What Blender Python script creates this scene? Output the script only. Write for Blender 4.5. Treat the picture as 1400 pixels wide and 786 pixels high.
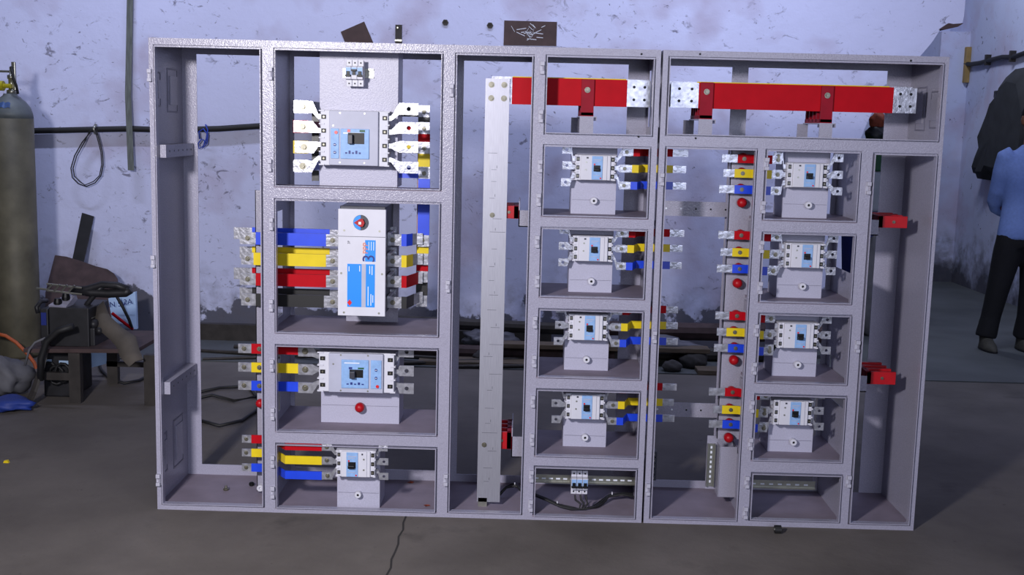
import bpy, bmesh, math, random
from mathutils import Vector, Matrix
random.seed(7)
scn = bpy.context.scene
COL = scn.collection
for o in list(bpy.data.objects): bpy.data.objects.remove(o)

# ------------------------------------------------------------------ camera
CX, CY, CZ, PIT, YAW, ROL, FPX = 1.4018, -4.2821, 1.5197, -0.1419, -0.0101, 0.0249, 1567.58
def cam_axes():
    f = Vector((math.sin(YAW)*math.cos(PIT), math.cos(YAW)*math.cos(PIT), math.sin(PIT)))
    r = Vector((math.cos(YAW), -math.sin(YAW), 0)); u = r.cross(f)
    return f, r*math.cos(ROL)+u*math.sin(ROL), -r*math.sin(ROL)+u*math.cos(ROL)
FW, RT, UP = cam_axes()
cd = bpy.data.cameras.new('camera'); cam = bpy.data.objects.new('camera', cd); COL.objects.link(cam)
cd.sensor_fit = 'HORIZONTAL'; cd.sensor_width = 36; cd.lens = FPX/1400*36; cd.clip_end = 100
m = Matrix.Identity(4)
for i in range(3): m[i][0], m[i][1], m[i][2], m[i][3] = RT[i], UP[i], -FW[i], (CX, CY, CZ)[i]
cam.matrix_world = m; scn.camera = cam
def at(px, py, Y):                        # a measured pixel at a known depth -> point in the place
    d = FW + RT*((px-700)/FPX) - UP*((py-393)/FPX)
    return Vector((CX, CY, CZ)) + d*((Y-CY)/d.y)
def ground(px, py, Z=0.0):
    d = FW + RT*((px-700)/FPX) - UP*((py-393)/FPX)
    return Vector((CX, CY, CZ)) + d*((Z-CZ)/d.z)

# ------------------------------------------------------------------ light
w = bpy.data.worlds.new('world'); scn.world = w; w.use_nodes = True
bg = w.node_tree.nodes['Background']; bg.inputs[0].default_value = (0.52, 0.54, 0.70, 1); bg.inputs[1].default_value = 0.045
def area(name, loc, aim, size, power, col, sy=None):
    l = bpy.data.lights.new(name, 'AREA'); l.size = size; l.energy = power; l.color = col
    if sy: l.shape = 'RECTANGLE'; l.size_y = sy
    o = bpy.data.objects.new(name, l); COL.objects.link(o); o.location = loc
    o.rotation_euler = (Vector(aim)-Vector(loc)).to_track_quat('-Z', 'Y').to_euler(); return o
area('key_lamp', (0.0, -3.6, 2.1), (0.7, 0, 0.6), 0.26, 114, (1.0, 0.965, 1.0)).data.spread = math.radians(158)
area('front_fill', (2.9, -7.6, 2.1), (2.2, 3, 1.6), 3.0, 140, (0.72, 0.78, 1.0), 2.4)  # added bluish fill behind the camera, lifts wall and cabinet front; no doorway modelled
for tx, tp in ((-1.6, 38), (.8, 30), (3.0, 46)):
    area('wall_fill', (tx, 2.0, 4.6), (tx, 3.6, 1.7), 1.3, tp*.44, (0.66, 0.72, 1.0), 0.10).data.spread = math.radians(95)  # added fills without fixtures, put in to brighten the back wall
area('wall_fill', (4.5, 5.6, 4.0), (6.0, 6.4, 1.6), 1.3, 40, (0.74, 0.80, 1.0), 0.10)  # another added fill, brightens the right wall and far space
vs = scn.view_settings; vs.view_transform = 'Standard'; vs.look = 'None'; vs.exposure = 0.0; vs.gamma = 1; vs.use_curve_mapping = False

# ------------------------------------------------------------------ helpers
def srgb(r, g, b):
    f = lambda c: (c/255/12.92 if c/255 <= .04045 else ((c/255+.055)/1.055)**2.4)
    return (f(r), f(g), f(b), 1)
MATS = {}
def mat(name, col, rough=.5, metal=0.0, var=.12, scale=12, bump=0.0, bscale=80, spec=.5, alpha=1.0, trans=0.0, stretch=(1,1,1), detail=5):
    mt = bpy.data.materials.new(name); mt.use_nodes = True; nt = mt.node_tree; b = nt.nodes['Principled BSDF']
    b.inputs['Roughness'].default_value = rough; b.inputs['Metallic'].default_value = metal
    b.inputs['Specular IOR Level'].default_value = spec; b.inputs['Alpha'].default_value = alpha
    b.inputs['Transmission Weight'].default_value = trans
    tc = nt.nodes.new('ShaderNodeTexCoord'); mp = nt.nodes.new('ShaderNodeMapping'); mp.inputs['Scale'].default_value = stretch
    nt.links.new(tc.outputs['Object'], mp.inputs['Vector'])
    n = nt.nodes.new('ShaderNodeTexNoise'); n.inputs['Scale'].default_value = scale; n.inputs['Detail'].default_value = detail
    nt.links.new(mp.outputs[0], n.inputs['Vector'])
    r = nt.nodes.new('ShaderNodeValToRGB'); r.color_ramp.elements[0].position = .3; r.color_ramp.elements[1].position = .7
    r.color_ramp.elements[0].color = tuple(c*(1-var) for c in col[:3])+(1,); r.color_ramp.elements[1].color = tuple(min(1, c*(1+var)) for c in col[:3])+(1,)
    nt.links.new(n.outputs[0], r.inputs[0]); nt.links.new(r.outputs[0], b.inputs['Base Color'])
    if bump:
        n2 = nt.nodes.new('ShaderNodeTexNoise'); n2.inputs['Scale'].default_value = bscale; n2.inputs['Detail'].default_value = 2
        nt.links.new(mp.outputs[0], n2.inputs['Vector'])
        bp = nt.nodes.new('ShaderNodeBump'); bp.inputs['Strength'].default_value = bump; bp.inputs['Distance'].default_value = .0012
        nt.links.new(n2.outputs[0], bp.inputs['Height']); nt.links.new(bp.outputs[0], b.inputs['Normal'])
    MATS[name] = mt; return mt
PAINT = mat('grey_hammer_paint', srgb(156, 154, 172), .24, 0, .10, 260, .8, 210, .42, detail=2)
PAINT2 = mat('grey_plate_paint', srgb(154, 152, 168), .26, 0, .09, 240, .8, 210, .36, detail=2)
WPLAST = mat('white_plastic', srgb(208, 208, 218), .45, 0, .03, 20, spec=.3)
GPLAST = mat('pale_grey_plastic', srgb(176, 178, 196), .45, 0, .04, 20, spec=.3)
BLUEL = mat('pale_blue_label', srgb(140, 176, 222), .4, 0, .1, 60, spec=.25)
BLKP = mat('black_plastic', srgb(14, 14, 17), .45, 0, .1, 20, spec=.3)
DARKP = mat('dark_grey_plastic', srgb(48, 50, 62), .45, 0, .1, 20)
TIN = mat('tinned_copper', srgb(172, 173, 182), .30, .65, .28, 60, .9, 70)
ALU = mat('aluminium_bar', srgb(158, 158, 168), .45, .55, .09, 30, .15, 200, stretch=(14, 14, .5))
STEEL = mat('zinc_steel', srgb(160, 160, 150), .35, .85, .1, 40)
BRASS = mat('yellow_zinc_bolt', srgb(120, 117, 104), .36, .75, .2, 80)
SRED = mat('red_sleeve', srgb(176, 10, 26), .55, 0, .06, 18, spec=.10)
DRED = mat('dark_red_insulator', srgb(142, 18, 38), .55, 0, .1, 25, spec=.15)
RRED = mat('red_insulator', srgb(172, 14, 26), .4, 0, .1, 25, spec=.3)
SYEL = mat('yellow_sleeve', srgb(222, 196, 30), .4, 0, .06, 18, spec=.25)
SBLU = mat('blue_sleeve', srgb(22, 66, 214), .36, 0, .08, 18)
SBLK = mat('black_sleeve', srgb(16, 16, 18), .4, 0, .1, 18)
SKYB = mat('bright_blue_sticker', srgb(30, 140, 235), .35, 0, .03, 10)
NAVY = mat('navy_print', srgb(22, 40, 120), .5, 0, .05, 10)
WPRINT = mat('white_print', srgb(225, 230, 240), .5, 0, .02, 10)
ORNG = mat('orange_print', srgb(220, 120, 70), .5, 0, .05, 10)
BUTTON = mat('red_button', srgb(215, 30, 35), .35, 0, .03, 10)
CYLM = mat('cylinder_steel', srgb(92, 88, 72), .6, .1, .35, 7, .35, 60)
CYLT = mat('cylinder_grey_paint', srgb(100, 108, 112), .55, .1, .25, 9, .2, 60)
CYLB = mat('cylinder_blue_band', srgb(60, 88, 140), .55, .1, .35, 22, .2, 60)
RUST = mat('rusty_steel', srgb(72, 56, 56), .7, .2, .3, 12, .3, 60)
BROWN = mat('brown_plate', srgb(70, 52, 52), .6, .2, .2, 16, .2, 80)
IRON = mat('dark_iron', srgb(58, 54, 52), .6, .3, .3, 14, .3, 60)
BLKM = mat('black_machine', srgb(34, 34, 38), .5, .1, .3, 14, .2, 60)
CANV = mat('dusty_canvas', srgb(92, 86, 80), .85, 0, .2, 10, .3, 60)
SACK = mat('grey_sack', srgb(98, 98, 104), .75, 0, .25, 9, .5, 40)
BTARP = mat('blue_tarp', srgb(28, 52, 130), .6, 0, .2, 12, .3, 40)
RUBBER = mat('black_rubber', srgb(26, 26, 28), .6, 0, .15, 14)
OHOSE = mat('orange_hose', srgb(170, 82, 40), .55, 0, .2, 20)
BCORD = mat('blue_cord', srgb(36, 64, 170), .55, 0, .1, 20)
GREYST = mat('galvanised_strip', srgb(112, 118, 116), .5, .5, .3, 14, .2, 50, stretch=(6, 6, .6))
YBRASS = mat('brass_valve', srgb(190, 180, 40), .45, .3, .15, 20)
LBLUE = mat('light_blue_sheet', srgb(170, 196, 226), .5, 0, .08, 8)
SHIRT = mat('light_blue_shirt', srgb(122, 148, 212), .8, 0, .07, 60, .3, 200)
TROU = mat('black_trousers', srgb(20, 20, 24), .85, 0, .15, 40, .2, 120)
SHOE = mat('brown_grey_shoe', srgb(78, 76, 68), .7, 0, .2, 30, .3, 100)
SKIN = mat('brown_skin', srgb(112, 76, 58), .55, 0, .08, 30)
HAIR = mat('black_hair', srgb(18, 16, 16), .6, 0, .2, 60, .6, 120)
JACK = mat('dark_jacket', srgb(44, 46, 50), .85, 0, .25, 8, .4, 40)
GREENP = mat('dark_green_paint', srgb(20, 84, 48), .5, 0, .15, 10)
CANW = mat('white_canister', srgb(180, 186, 192), .5, 0, .1, 8)
DBLUE = mat('dark_blue_drum', srgb(34, 44, 110), .5, 0, .1, 8)
WOOD = mat('dirty_wood', srgb(96, 84, 70), .8, 0, .3, 8, .3, 30, stretch=(1, 8, 8))
STONE = mat('rubble_stone', srgb(62, 60, 60), .9, 0, .25, 10, .6, 20)
PLASF = mat('crumpled_plastic', srgb(104, 104, 112), .35, 0, .15, 8, .5, 30)
WOODBOX = mat('wooden_switch_board', srgb(160, 132, 80), .6, 0, .2, 10)
LEAF = mat('dry_scrap', srgb(140, 62, 40), .8, 0, .3, 30)
PENCIL = mat('pencil_mark', srgb(70, 70, 80), .7, 0, .1, 30)

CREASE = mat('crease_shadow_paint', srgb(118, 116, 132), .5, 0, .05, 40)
HINGEM = mat('pale_hinge_paint', srgb(176, 175, 190), .4, 0, .05, 60, spec=.4)
MAUVEP = mat('mauve_grey_paint', srgb(136, 126, 140), .6, 0, .12, 9, .4, 200, .3)  # darker mauve-grey tone for bottom panels and shelves
PEDM = mat('pedestal_grey_paint', srgb(176, 175, 194), .36, 0, .07, 240, .6, 210, .36, detail=2)
class MB:
    def __init__(s): s.v = []; s.f = []
    def add(s, vs, fs):
        o = len(s.v); s.v += [tuple(v) for v in vs]; s.f += [tuple(i+o for i in f) for f in fs]; return s
    def box(s, x0, x1, y0, y1, z0, z1):
        return s.add([(x0,y0,z0),(x1,y0,z0),(x1,y1,z0),(x0,y1,z0),(x0,y0,z1),(x1,y0,z1),(x1,y1,z1),(x0,y1,z1)],
                     [(0,1,5,4),(1,2,6,5),(2,3,7,6),(3,0,4,7),(4,5,6,7),(3,2,1,0)])
    def prism(s, poly, t0, t1, axis='y'):
        k = len(poly)
        mk = {'y': lambda a, b, t: (a, t, b), 'x': lambda a, b, t: (t, a, b), 'z': lambda a, b, t: (a, b, t)}[axis]
        vs = [mk(a, b, t0) for a, b in poly]+[mk(a, b, t1) for a, b in poly]
        return s.add(vs, [tuple(range(k)), tuple(range(2*k-1, k-1, -1))]+[(i, (i+1) % k, k+(i+1) % k, k+i) for i in range(k)])
    def cyl(s, c, axis, r, h, n=12, r2=None):
        r2 = r if r2 is None else r2; vs = []
        for t, rr in ((0, r), (h, r2)):
            for i in range(n):
                a = 2*math.pi*i/n; p, q = rr*math.cos(a), rr*math.sin(a)
                vs.append({'x': (c[0]+t, c[1]+p, c[2]+q), 'y': (c[0]+p, c[1]+t, c[2]+q), 'z': (c[0]+p, c[1]+q, c[2]+t)}[axis])
        return s.add(vs, [tuple(range(n)), tuple(range(2*n-1, n-1, -1))]+[(i, (i+1) % n, n+(i+1) % n, n+i) for i in range(n)])
    def lathe(s, prof, c, axis='z', n=16):
        vs = []; k = len(prof)
        for r, t in prof:
            for i in range(n):
                a = 2*math.pi*i/n; p, q = r*math.cos(a), r*math.sin(a)
                vs.append({'x': (c[0]+t, c[1]+p, c[2]+q), 'y': (c[0]+p, c[1]+t, c[2]+q), 'z': (c[0]+p, c[1]+q, c[2]+t)}[axis])
        fs = [tuple(range(n)), tuple(range(k*n-1, (k-1)*n-1, -1))]
        for j in range(k-1):
            fs += [(j*n+i, j*n+(i+1) % n, (j+1)*n+(i+1) % n, (j+1)*n+i) for i in range(n)]
        return s.add(vs, fs)
    def tube(s, path, r, n=8, sq=(1, 1)):
        P = [Vector(p) for p in path]; vs = []; up = Vector((0, 0, 1))
        k = len(P); rs = r if isinstance(r, (list, tuple)) else [r]*k
        prev = None
        for i, p in enumerate(P):
            t = (P[min(i+1, k-1)]-P[max(i-1, 0)]).normalized()
            if prev is None:
                a = t.cross(up)
                if a.length < 1e-3: a = t.cross(Vector((0, 1, 0)))
            else: a = prev-t*prev.dot(t)
            a.normalize(); prev = a; b = t.cross(a)
            for j in range(n):
                an = 2*math.pi*j/n; vs.append(p+a*(rs[i]*math.cos(an)*sq[0])+b*(rs[i]*math.sin(an)*sq[1]))
        fs = [tuple(range(n)), tuple(range(k*n-1, (k-1)*n-1, -1))]
        for i in range(k-1):
            fs += [(i*n+j, i*n+(j+1) % n, (i+1)*n+(j+1) % n, (i+1)*n+j) for j in range(n)]
        return s.add(vs, fs)
    def loft(s, rings, n=20):             # rings: (cx, cy, z, rx, ry)
        vs = []; k = len(rings)
        for cx, cy, z, rx, ry in rings:
            for j in range(n):
                a = 2*math.pi*j/n; vs.append((cx+rx*math.cos(a), cy+ry*math.sin(a), z))
        fs = [tuple(range(n)), tuple(range(k*n-1, (k-1)*n-1, -1))]
        for i in range(k-1):
            fs += [(i*n+j, i*n+(j+1) % n, (i+1)*n+(j+1) % n, (i+1)*n+j) for j in range(n)]
        return s.add(vs, fs)
    def sheet(s, axis, a0, a1, b0, b1, t0, t1, holes=()):   # flat sheet with rectangular holes (ha0, ha1, hb0, hb1)
        A = sorted({a0, a1, *[h[0] for h in holes], *[h[1] for h in holes]}); B = sorted({b0, b1, *[h[2] for h in holes], *[h[3] for h in holes]})
        A = [a for a in A if a0 <= a <= a1]; B = [b for b in B if b0 <= b <= b1]
        mk = {'y': lambda a, b, t: (a, t, b), 'x': lambda a, b, t: (t, a, b), 'z': lambda a, b, t: (a, b, t)}[axis]
        def solid(i, j):
            if not (0 <= i < len(A)-1 and 0 <= j < len(B)-1): return False
            x, y = (A[i]+A[i+1])/2, (B[j]+B[j+1])/2
            return not any(h[0] < x < h[1] and h[2] < y < h[3] for h in holes)
        for i in range(len(A)-1):
            for j in range(len(B)-1):
                if not solid(i, j): continue
                q = [(A[i], B[j]), (A[i+1], B[j]), (A[i+1], B[j+1]), (A[i], B[j+1])]
                vs = [mk(a, b, t0) for a, b in q]+[mk(a, b, t1) for a, b in q]
                fs = [(0,1,2,3), (7,6,5,4)]
                for e, (di, dj) in enumerate(((0,-1),(1,0),(0,1),(-1,0))):
                    if not solid(i+di, j+dj): fs.append((e, (e+1) % 4, 4+(e+1) % 4, 4+e))
                s.add(vs, fs)
        return s
    def ring(s, x0, x1, z0, z1, y0, y1, t):
        s.box(x0-t, x1+t, y0, y1, z1, z1+t); s.box(x0-t, x1+t, y0, y1, z0-t, z0); s.box(x0-t, x0, y0, y1, z0, z1); s.box(x1, x1+t, y0, y1, z0, z1); return s
    def flat(s, path, z0, z1, t):         # bar bent in plan: path of (x, y), width z0..z1, thickness t in y
        k = len(path); vs = []
        for x, y in path: vs += [(x, y-t/2, z0), (x, y-t/2, z1), (x, y+t/2, z1), (x, y+t/2, z0)]
        fs = [(0,1,2,3), tuple(4*(k-1)+i for i in (3,2,1,0))]
        for i in range(k-1):
            for j in range(4): fs.append((4*i+j, 4*i+4+j, 4*i+4+(j+1) % 4, 4*i+(j+1) % 4))
        return s.add(vs, fs)
    def pad(s, cx, cz, wd, h, r, y0, y1):  # square plate with a round hole
        vs = []; O = []; I = []
        for i in range(8):
            a = math.pi/4*i; c, d = math.cos(a), math.sin(a); k = 1/max(abs(c), abs(d))
            O.append((cx+c*k*wd/2, cz+d*k*h/2)); I.append((cx+r*c, cz+r*d))
        for y in (y0, y1): vs += [(p[0], y, p[1]) for p in O]+[(p[0], y, p[1]) for p in I]
        fs = []
        for i in range(8):
            j = (i+1) % 8
            fs += [(i, j, 8+j, 8+i), (16+j, 16+i, 24+i, 24+j), (i, 16+i, 16+j, j), (8+j, 24+j, 24+i, 8+i)]
        return s.add(vs, fs)
    def build(s, name, material, parent=None, smooth=False, bevel=0, origin=None):
        off = Vector((0, 0, 0))
        if parent is not None:
            r = parent
            while r.parent: r = r.parent
            if not r.get('localspace'): off = Vector(r.location)
        elif origin is not None: off = Vector(origin)
        me = bpy.data.meshes.new(name); me.from_pydata([tuple(Vector(v)-off) for v in s.v], [], s.f)
        bm = bmesh.new(); bm.from_mesh(me); bmesh.ops.recalc_face_normals(bm, faces=bm.faces)
        if bevel:
            bmesh.ops.bevel(bm, geom=bm.edges[:], offset=bevel, segments=2, affect='EDGES', profile=.5, clamp_overlap=True)
        bm.to_mesh(me); bm.free(); me.materials.append(material)
        if smooth: me.shade_smooth()
        o = bpy.data.objects.new(name, me); COL.objects.link(o)
        if parent is not None: o.parent = parent
        elif origin is not None: o.location = origin
        return o
def tag(o, label, cat, group=None):
    o['label'] = label; o['category'] = cat
    if group: o['group'] = group
    return o
def thing(name, label, cat, loc, group=None, local=False):
    o = bpy.data.objects.new(name, None); COL.objects.link(o); o.location = loc; o.empty_display_size = .05
    if local: o['localspace'] = 1
    return tag(o, label, cat, group)
def struct(o): o['kind'] = 'structure'; return o
def finish_local():
    for o in bpy.data.objects:
        if 'localspace' in o.keys(): del o['localspace']
def clone(o, loc, parent=None):
    c = o.copy(); COL.objects.link(c); c.location = loc
    if parent is not None: c.parent = parent
    return c
def text(body, size, material, parent, loc, rot, name='printed_text'):
    cu = bpy.data.curves.new('t', 'FONT'); cu.body = body; cu.size = size; cu.extrude = .0004; cu.align_x = 'CENTER'; cu.align_y = 'CENTER'; cu.resolution_u = 3
    t = bpy.data.objects.new('t', cu); COL.objects.link(t); bpy.context.view_layer.update()
    me = bpy.data.meshes.new_from_object(t); bpy.data.objects.remove(t); bpy.data.curves.remove(cu)
    me.materials.clear(); me.materials.append(material); me.name = name
    o = bpy.data.objects.new(name, me); COL.objects.link(o); o.parent = parent; o.location = Vector(loc)-(Vector(parent.location) if parent.parent is None else Vector((0, 0, 0))); o.rotation_euler = rot
    return o
#==SETTING==
# ------------------------------------------------------------------ setting
def wall_mat(name, base, dirt_h, seed, streaky=.75, soft=.03, dark=.9):
    mt = bpy.data.materials.new(name); mt.use_nodes = True; nt = mt.node_tree; b = nt.nodes['Principled BSDF']; b.inputs['Roughness'].default_value = .85
    b.inputs['Specular IOR Level'].default_value = .25
    N = nt.nodes.new; L = nt.links.new
    tc = N('ShaderNodeTexCoord'); mp = N('ShaderNodeMapping'); mp.inputs['Location'].default_value = (seed, seed*2, 0); L(tc.outputs['Object'], mp.inputs[0])
    def noise(scale, detail=5, st=(1, 1, 1), rough=.55, dist=0):
        m2 = N('ShaderNodeMapping'); m2.inputs['Scale'].default_value = st; L(mp.outputs[0], m2.inputs[0])
        n = N('ShaderNodeTexNoise'); n.inputs['Scale'].default_value = scale; n.inputs['Detail'].default_value = detail; n.inputs['Roughness'].default_value = rough; n.inputs['Distortion'].default_value = dist; L(m2.outputs[0], n.inputs[0]); return n.outputs[0]
    def ramp(src, p0, p1, c0=(0,0,0,1), c1=(1,1,1,1)):
        r = N('ShaderNodeValToRGB'); e = r.color_ramp.elements; e[0].position = p0; e[1].position = p1; e[0].color = c0; e[1].color = c1; L(src, r.inputs[0]); return r.outputs[0]
    def mix(f, a, c):
        x = N('ShaderNodeMix'); x.data_type = 'RGBA'; L(f, x.inputs[0])
        (L(a, x.inputs[6]) if hasattr(a, 'is_output') else x.inputs[6].__setattr__('default_value', a)); (L(c, x.inputs[7]) if hasattr(c, 'is_output') else x.inputs[7].__setattr__('default_value', c)); return x.outputs[2]
    def mul(a, c):
        x = N('ShaderNodeMath'); x.operation = 'MULTIPLY'; L(a, x.inputs[0])
        (L(c, x.inputs[1]) if hasattr(c, 'is_output') else x.inputs[1].__setattr__('default_value', c)); return x.outputs[0]
    col = ramp(noise(.9, 3), .3, .7, tuple(c*.90 for c in base[:3])+(1,), base)
    col = mix(ramp(noise(2.2, 3), .52, .72), col, tuple(c*.86 for c in srgb(206, 200, 226)[:3])+(1,))        # mauve older paint
    streak = mul(ramp(noise(9, 7, (.8, .8, 1.3), .72, 1.6), .58, .65), ramp(noise(2.6, 3), .40, .52))
    col = mix(mul(streak, streaky), col, srgb(92, 88, 104))                                             # flaked and scuffed spots
    fleck = ramp(noise(38 if streaky > .5 else 11, 3, (1, 1, .8), .6, .8), .72 if streaky > .5 else .68, .75 if streaky > .5 else .71); col = mix(mul(fleck, .8), col, srgb(66, 62, 80))
    # black damp near the floor, ragged upper border
    sx = N('ShaderNodeSeparateXYZ'); L(tc.outputs['Object'], sx.inputs[0])
    hz = N('ShaderNodeMath'); hz.operation = 'MULTIPLY_ADD'; L(noise(2.3, 6, (1, 1, 1), .6), hz.inputs[0]); hz.inputs[1].default_value = 1.7*dirt_h+.5; hz.inputs[2].default_value = -.25-.15*dirt_h
    d = N('ShaderNodeMath'); d.operation = 'SUBTRACT'; L(hz.outputs[0], d.inputs[0]); L(sx.outputs[2], d.inputs[1])
    col = mix(mul(ramp(d.outputs[0], .0, soft), dark), col, srgb(74, 74, 84))
    d2 = N('ShaderNodeMath'); d2.operation = 'ADD'; L(d.outputs[0], d2.inputs[0]); d2.inputs[1].default_value = .25
    col = mix(mul(mul(ramp(d2.outputs[0], .0, .3), ramp(noise(9, 6), .42, .62)), .55), col, srgb(104, 102, 112))
    L(col, b.inputs['Base Color'])
    bp = N('ShaderNodeBump'); bp.inputs['Strength'].default_value = .5; bp.inputs['Distance'].default_value = .012; L(noise(7, 7, (1, 1, 1), .6), bp.inputs['Height']); L(bp.outputs[0], b.inputs['Normal'])
    return mt
WALLM = wall_mat('lavender_plaster', srgb(220, 224, 255), .42, 3.1)
WALLR = wall_mat('lavender_plaster_side', srgb(206, 212, 240), .55, 9.7, .25, .35, .95)
CORE = mat('broken_plaster_core', srgb(120, 118, 116), .9, 0, .25, 9, .6, 18)

def floor_mat():
    mt = bpy.data.materials.new('grimy_concrete'); mt.use_nodes = True; nt = mt.node_tree; b = nt.nodes['Principled BSDF']
    N = nt.nodes.new; L = nt.links.new; tc = N('ShaderNodeTexCoord')
    def noise(s, d, r=.6):
        n = N('ShaderNodeTexNoise'); n.inputs['Scale'].default_value = s; n.inputs['Detail'].default_value = d; n.inputs['Roughness'].default_value = r; L(tc.outputs['Object'], n.inputs[0]); return n.outputs[0]
    r = N('ShaderNodeValToRGB'); e = r.color_ramp.elements; e[0].position = .32; e[1].position = .68; e[0].color = srgb(86, 81, 77); e[1].color = srgb(114, 108, 103); L(noise(1.4, 8), r.inputs[0])
    r2 = N('ShaderNodeValToRGB'); e = r2.color_ramp.elements; e[0].position = .60; e[1].position = .74; e[0].color = (0,0,0,1); e[1].color = (.7,.7,.7,1); L(noise(2.7, 6), r2.inputs[0])
    x = N('ShaderNodeMix'); x.data_type = 'RGBA'; L(r2.outputs[0], x.inputs[0]); L(r.outputs[0], x.inputs[6]); x.inputs[7].default_value = srgb(76, 72, 68)
    r3 = N('ShaderNodeValToRGB'); e = r3.color_ramp.elements; e[0].position = .70; e[1].position = .73; e[0].color = (0,0,0,1); e[1].color = (.6,.6,.6,1); L(noise(22, 3), r3.inputs[0])
    y = N('ShaderNodeMix'); y.data_type = 'RGBA'; L(r3.outputs[0], y.inputs[0]); L(x.outputs[2], y.inputs[6]); y.inputs[7].default_value = srgb(70, 66, 64)
    L(y.outputs[2], b.inputs['Base Color']); b.inputs['Roughness'].default_value = .72; b.inputs['Specular IOR Level'].default_value = .35
    bp = N('ShaderNodeBump'); bp.inputs['Strength'].default_value = .35; bp.inputs['Distance'].default_value = .006; L(noise(14, 6), bp.inputs['Height']); L(bp.outputs[0], b.inputs['Normal'])
    return mt
FLOORM = floor_mat()
YW = 3.6                                   # face of the back wall
struct(MB().box(-7, 8, -7, 2.72, -.2, 0).build('floor', FLOORM))
FL2 = mat('bluish_concrete', srgb(84, 88, 90), .75, 0, .22, 2.2, .3, 14)
struct(MB().box(-7, 8, 2.735, 8.6, -.2, .004).build('floor_rear', FL2))
struct(MB().box(-7, 8, 2.72, 2.735, -.2, -.012).build('trim_1', IRON))
# shrinkage crack in the slab, from the cabinet towards the camera
c0, c1 = ground(556, 706), ground(527, 800)
pth = [c0.lerp(c1, t)+Vector((random.uniform(-.008, .008), 0, 0)) for t in [i/9 for i in range(10)]]
struct(MB().add([p+Vector((sx*.0035, 0, .0012)) for p in pth for sx in (-1, 1)], [(2*i, 2*i+1, 2*i+3, 2*i+2) for i in range(9)]).build('trim_2', mat('crack_dirt', srgb(52, 50, 50), .9)))
# back wall: plastered slab whose right end is broken off raggedly
we = [(1176, 192), (1182, 176), (1190, 158), (1204, 134), (1207, 118), (1219, 110), (1230, 98), (1248, 88), (1264, 70), (1274, 58), (1282, 46), (1286, 39), (1316, 31), (1318, 22), (1320, 0), (1322, -20)]
prof = [(-7, 0), (3.58, 0), (3.60, .5), (3.57, .9)]
for px, py in we:
    p = at(px, py, YW); prof.append((p.x, p.z))
prof += [(prof[-1][0]+.02, 5), (-7, 5)]
wb = struct(MB().prism(prof, YW, YW+.23).build('wall_back', WALLM))
wb.data.materials.append(CORE)
for p in wb.data.polygons:
    if abs(p.normal.y) < .5 and p.center.x > 3: p.material_index = 1
struct(MB().box(5.85, 6.1, -7, 8.6, 0, 5).build('wall_right', WALLR))
struct(MB().box(1.5, 6.1, 8.2, 8.45, 0, 5).build('wall_far', WALLR))
p0, p1 = at(1288, 40, 7.6), at(1304, 110, 7.6)
struct(MB().box(p0.x, 5.85, 7.6, 8.2, 0, 2.55).build('wall_pier', WALLR))
fq = [at(px, py, YW-.01) for px, py in ((1284,40),(1296,32),(1302,33),(1316,32),(1308,37),(1296,39),(1289,41))]
o = MB().prism([(v.x, v.z) for v in fq], YW-.03, YW+.30).build('rusty_flap', RUST, origin=(fq[0].x, YW, min(v.z for v in fq))); tag(o, 'rusty sheet flap sticking out at the broken top corner of the back wall', 'flap')
#==CABINET==
# ------------------------------------------------------------------ cabinet shells
DEP = .40
XL, XR = 1.883, 1.891
cells_l = {'c1': (.025,.411,.026,1.767), 'A': (.469,1.079,1.270,1.766), 'B': (.469,1.079,.715,1.214), 'C': (.469,1.079,.329,.659), 'D': (.469,1.079,.023,.272),
           'c3': (1.137,1.412,.026,1.764), 't4': (1.469,1.857,1.491,1.765), 'd1': (1.468,1.853,1.185,1.439), 'd2': (1.468,1.853,.880,1.133), 'd3': (1.468,1.853,.570,.825),
           'd4': (1.468,1.853,.260,.515), 'd5': (1.468,1.853,.020,.210)}
cells_r = {'tr': (1.918,2.910,1.497,1.770), 'ra': (1.920,2.246,.023,1.443), 'e1': (2.291,2.629,1.192,1.442), 'e2': (2.294,2.631,.882,1.136), 'e3': (2.298,2.635,.572,.830),
           'e4': (2.300,2.637,.267,.518), 'e5': (2.304,2.641,.029,.208), 'rc': (2.688,2.911,.026,1.439)}
HINGE = MB().box(-.011, .009, -.006, -.001, -.023, .023).box(-.009, .007, -.019, -.001, .008, .023).box(-.009, .007, -.019, -.001, -.023, -.010).build('hinge_proto', HINGEM, bevel=.0015)
HME = HINGE.data; bpy.data.objects.remove(HINGE)
PIN = MB().cyl((.003, -.009, -.012), 'z', .004, .024, 8).build('pin_proto', PAINT2); PINME = PIN.data; bpy.data.objects.remove(PIN)
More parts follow.
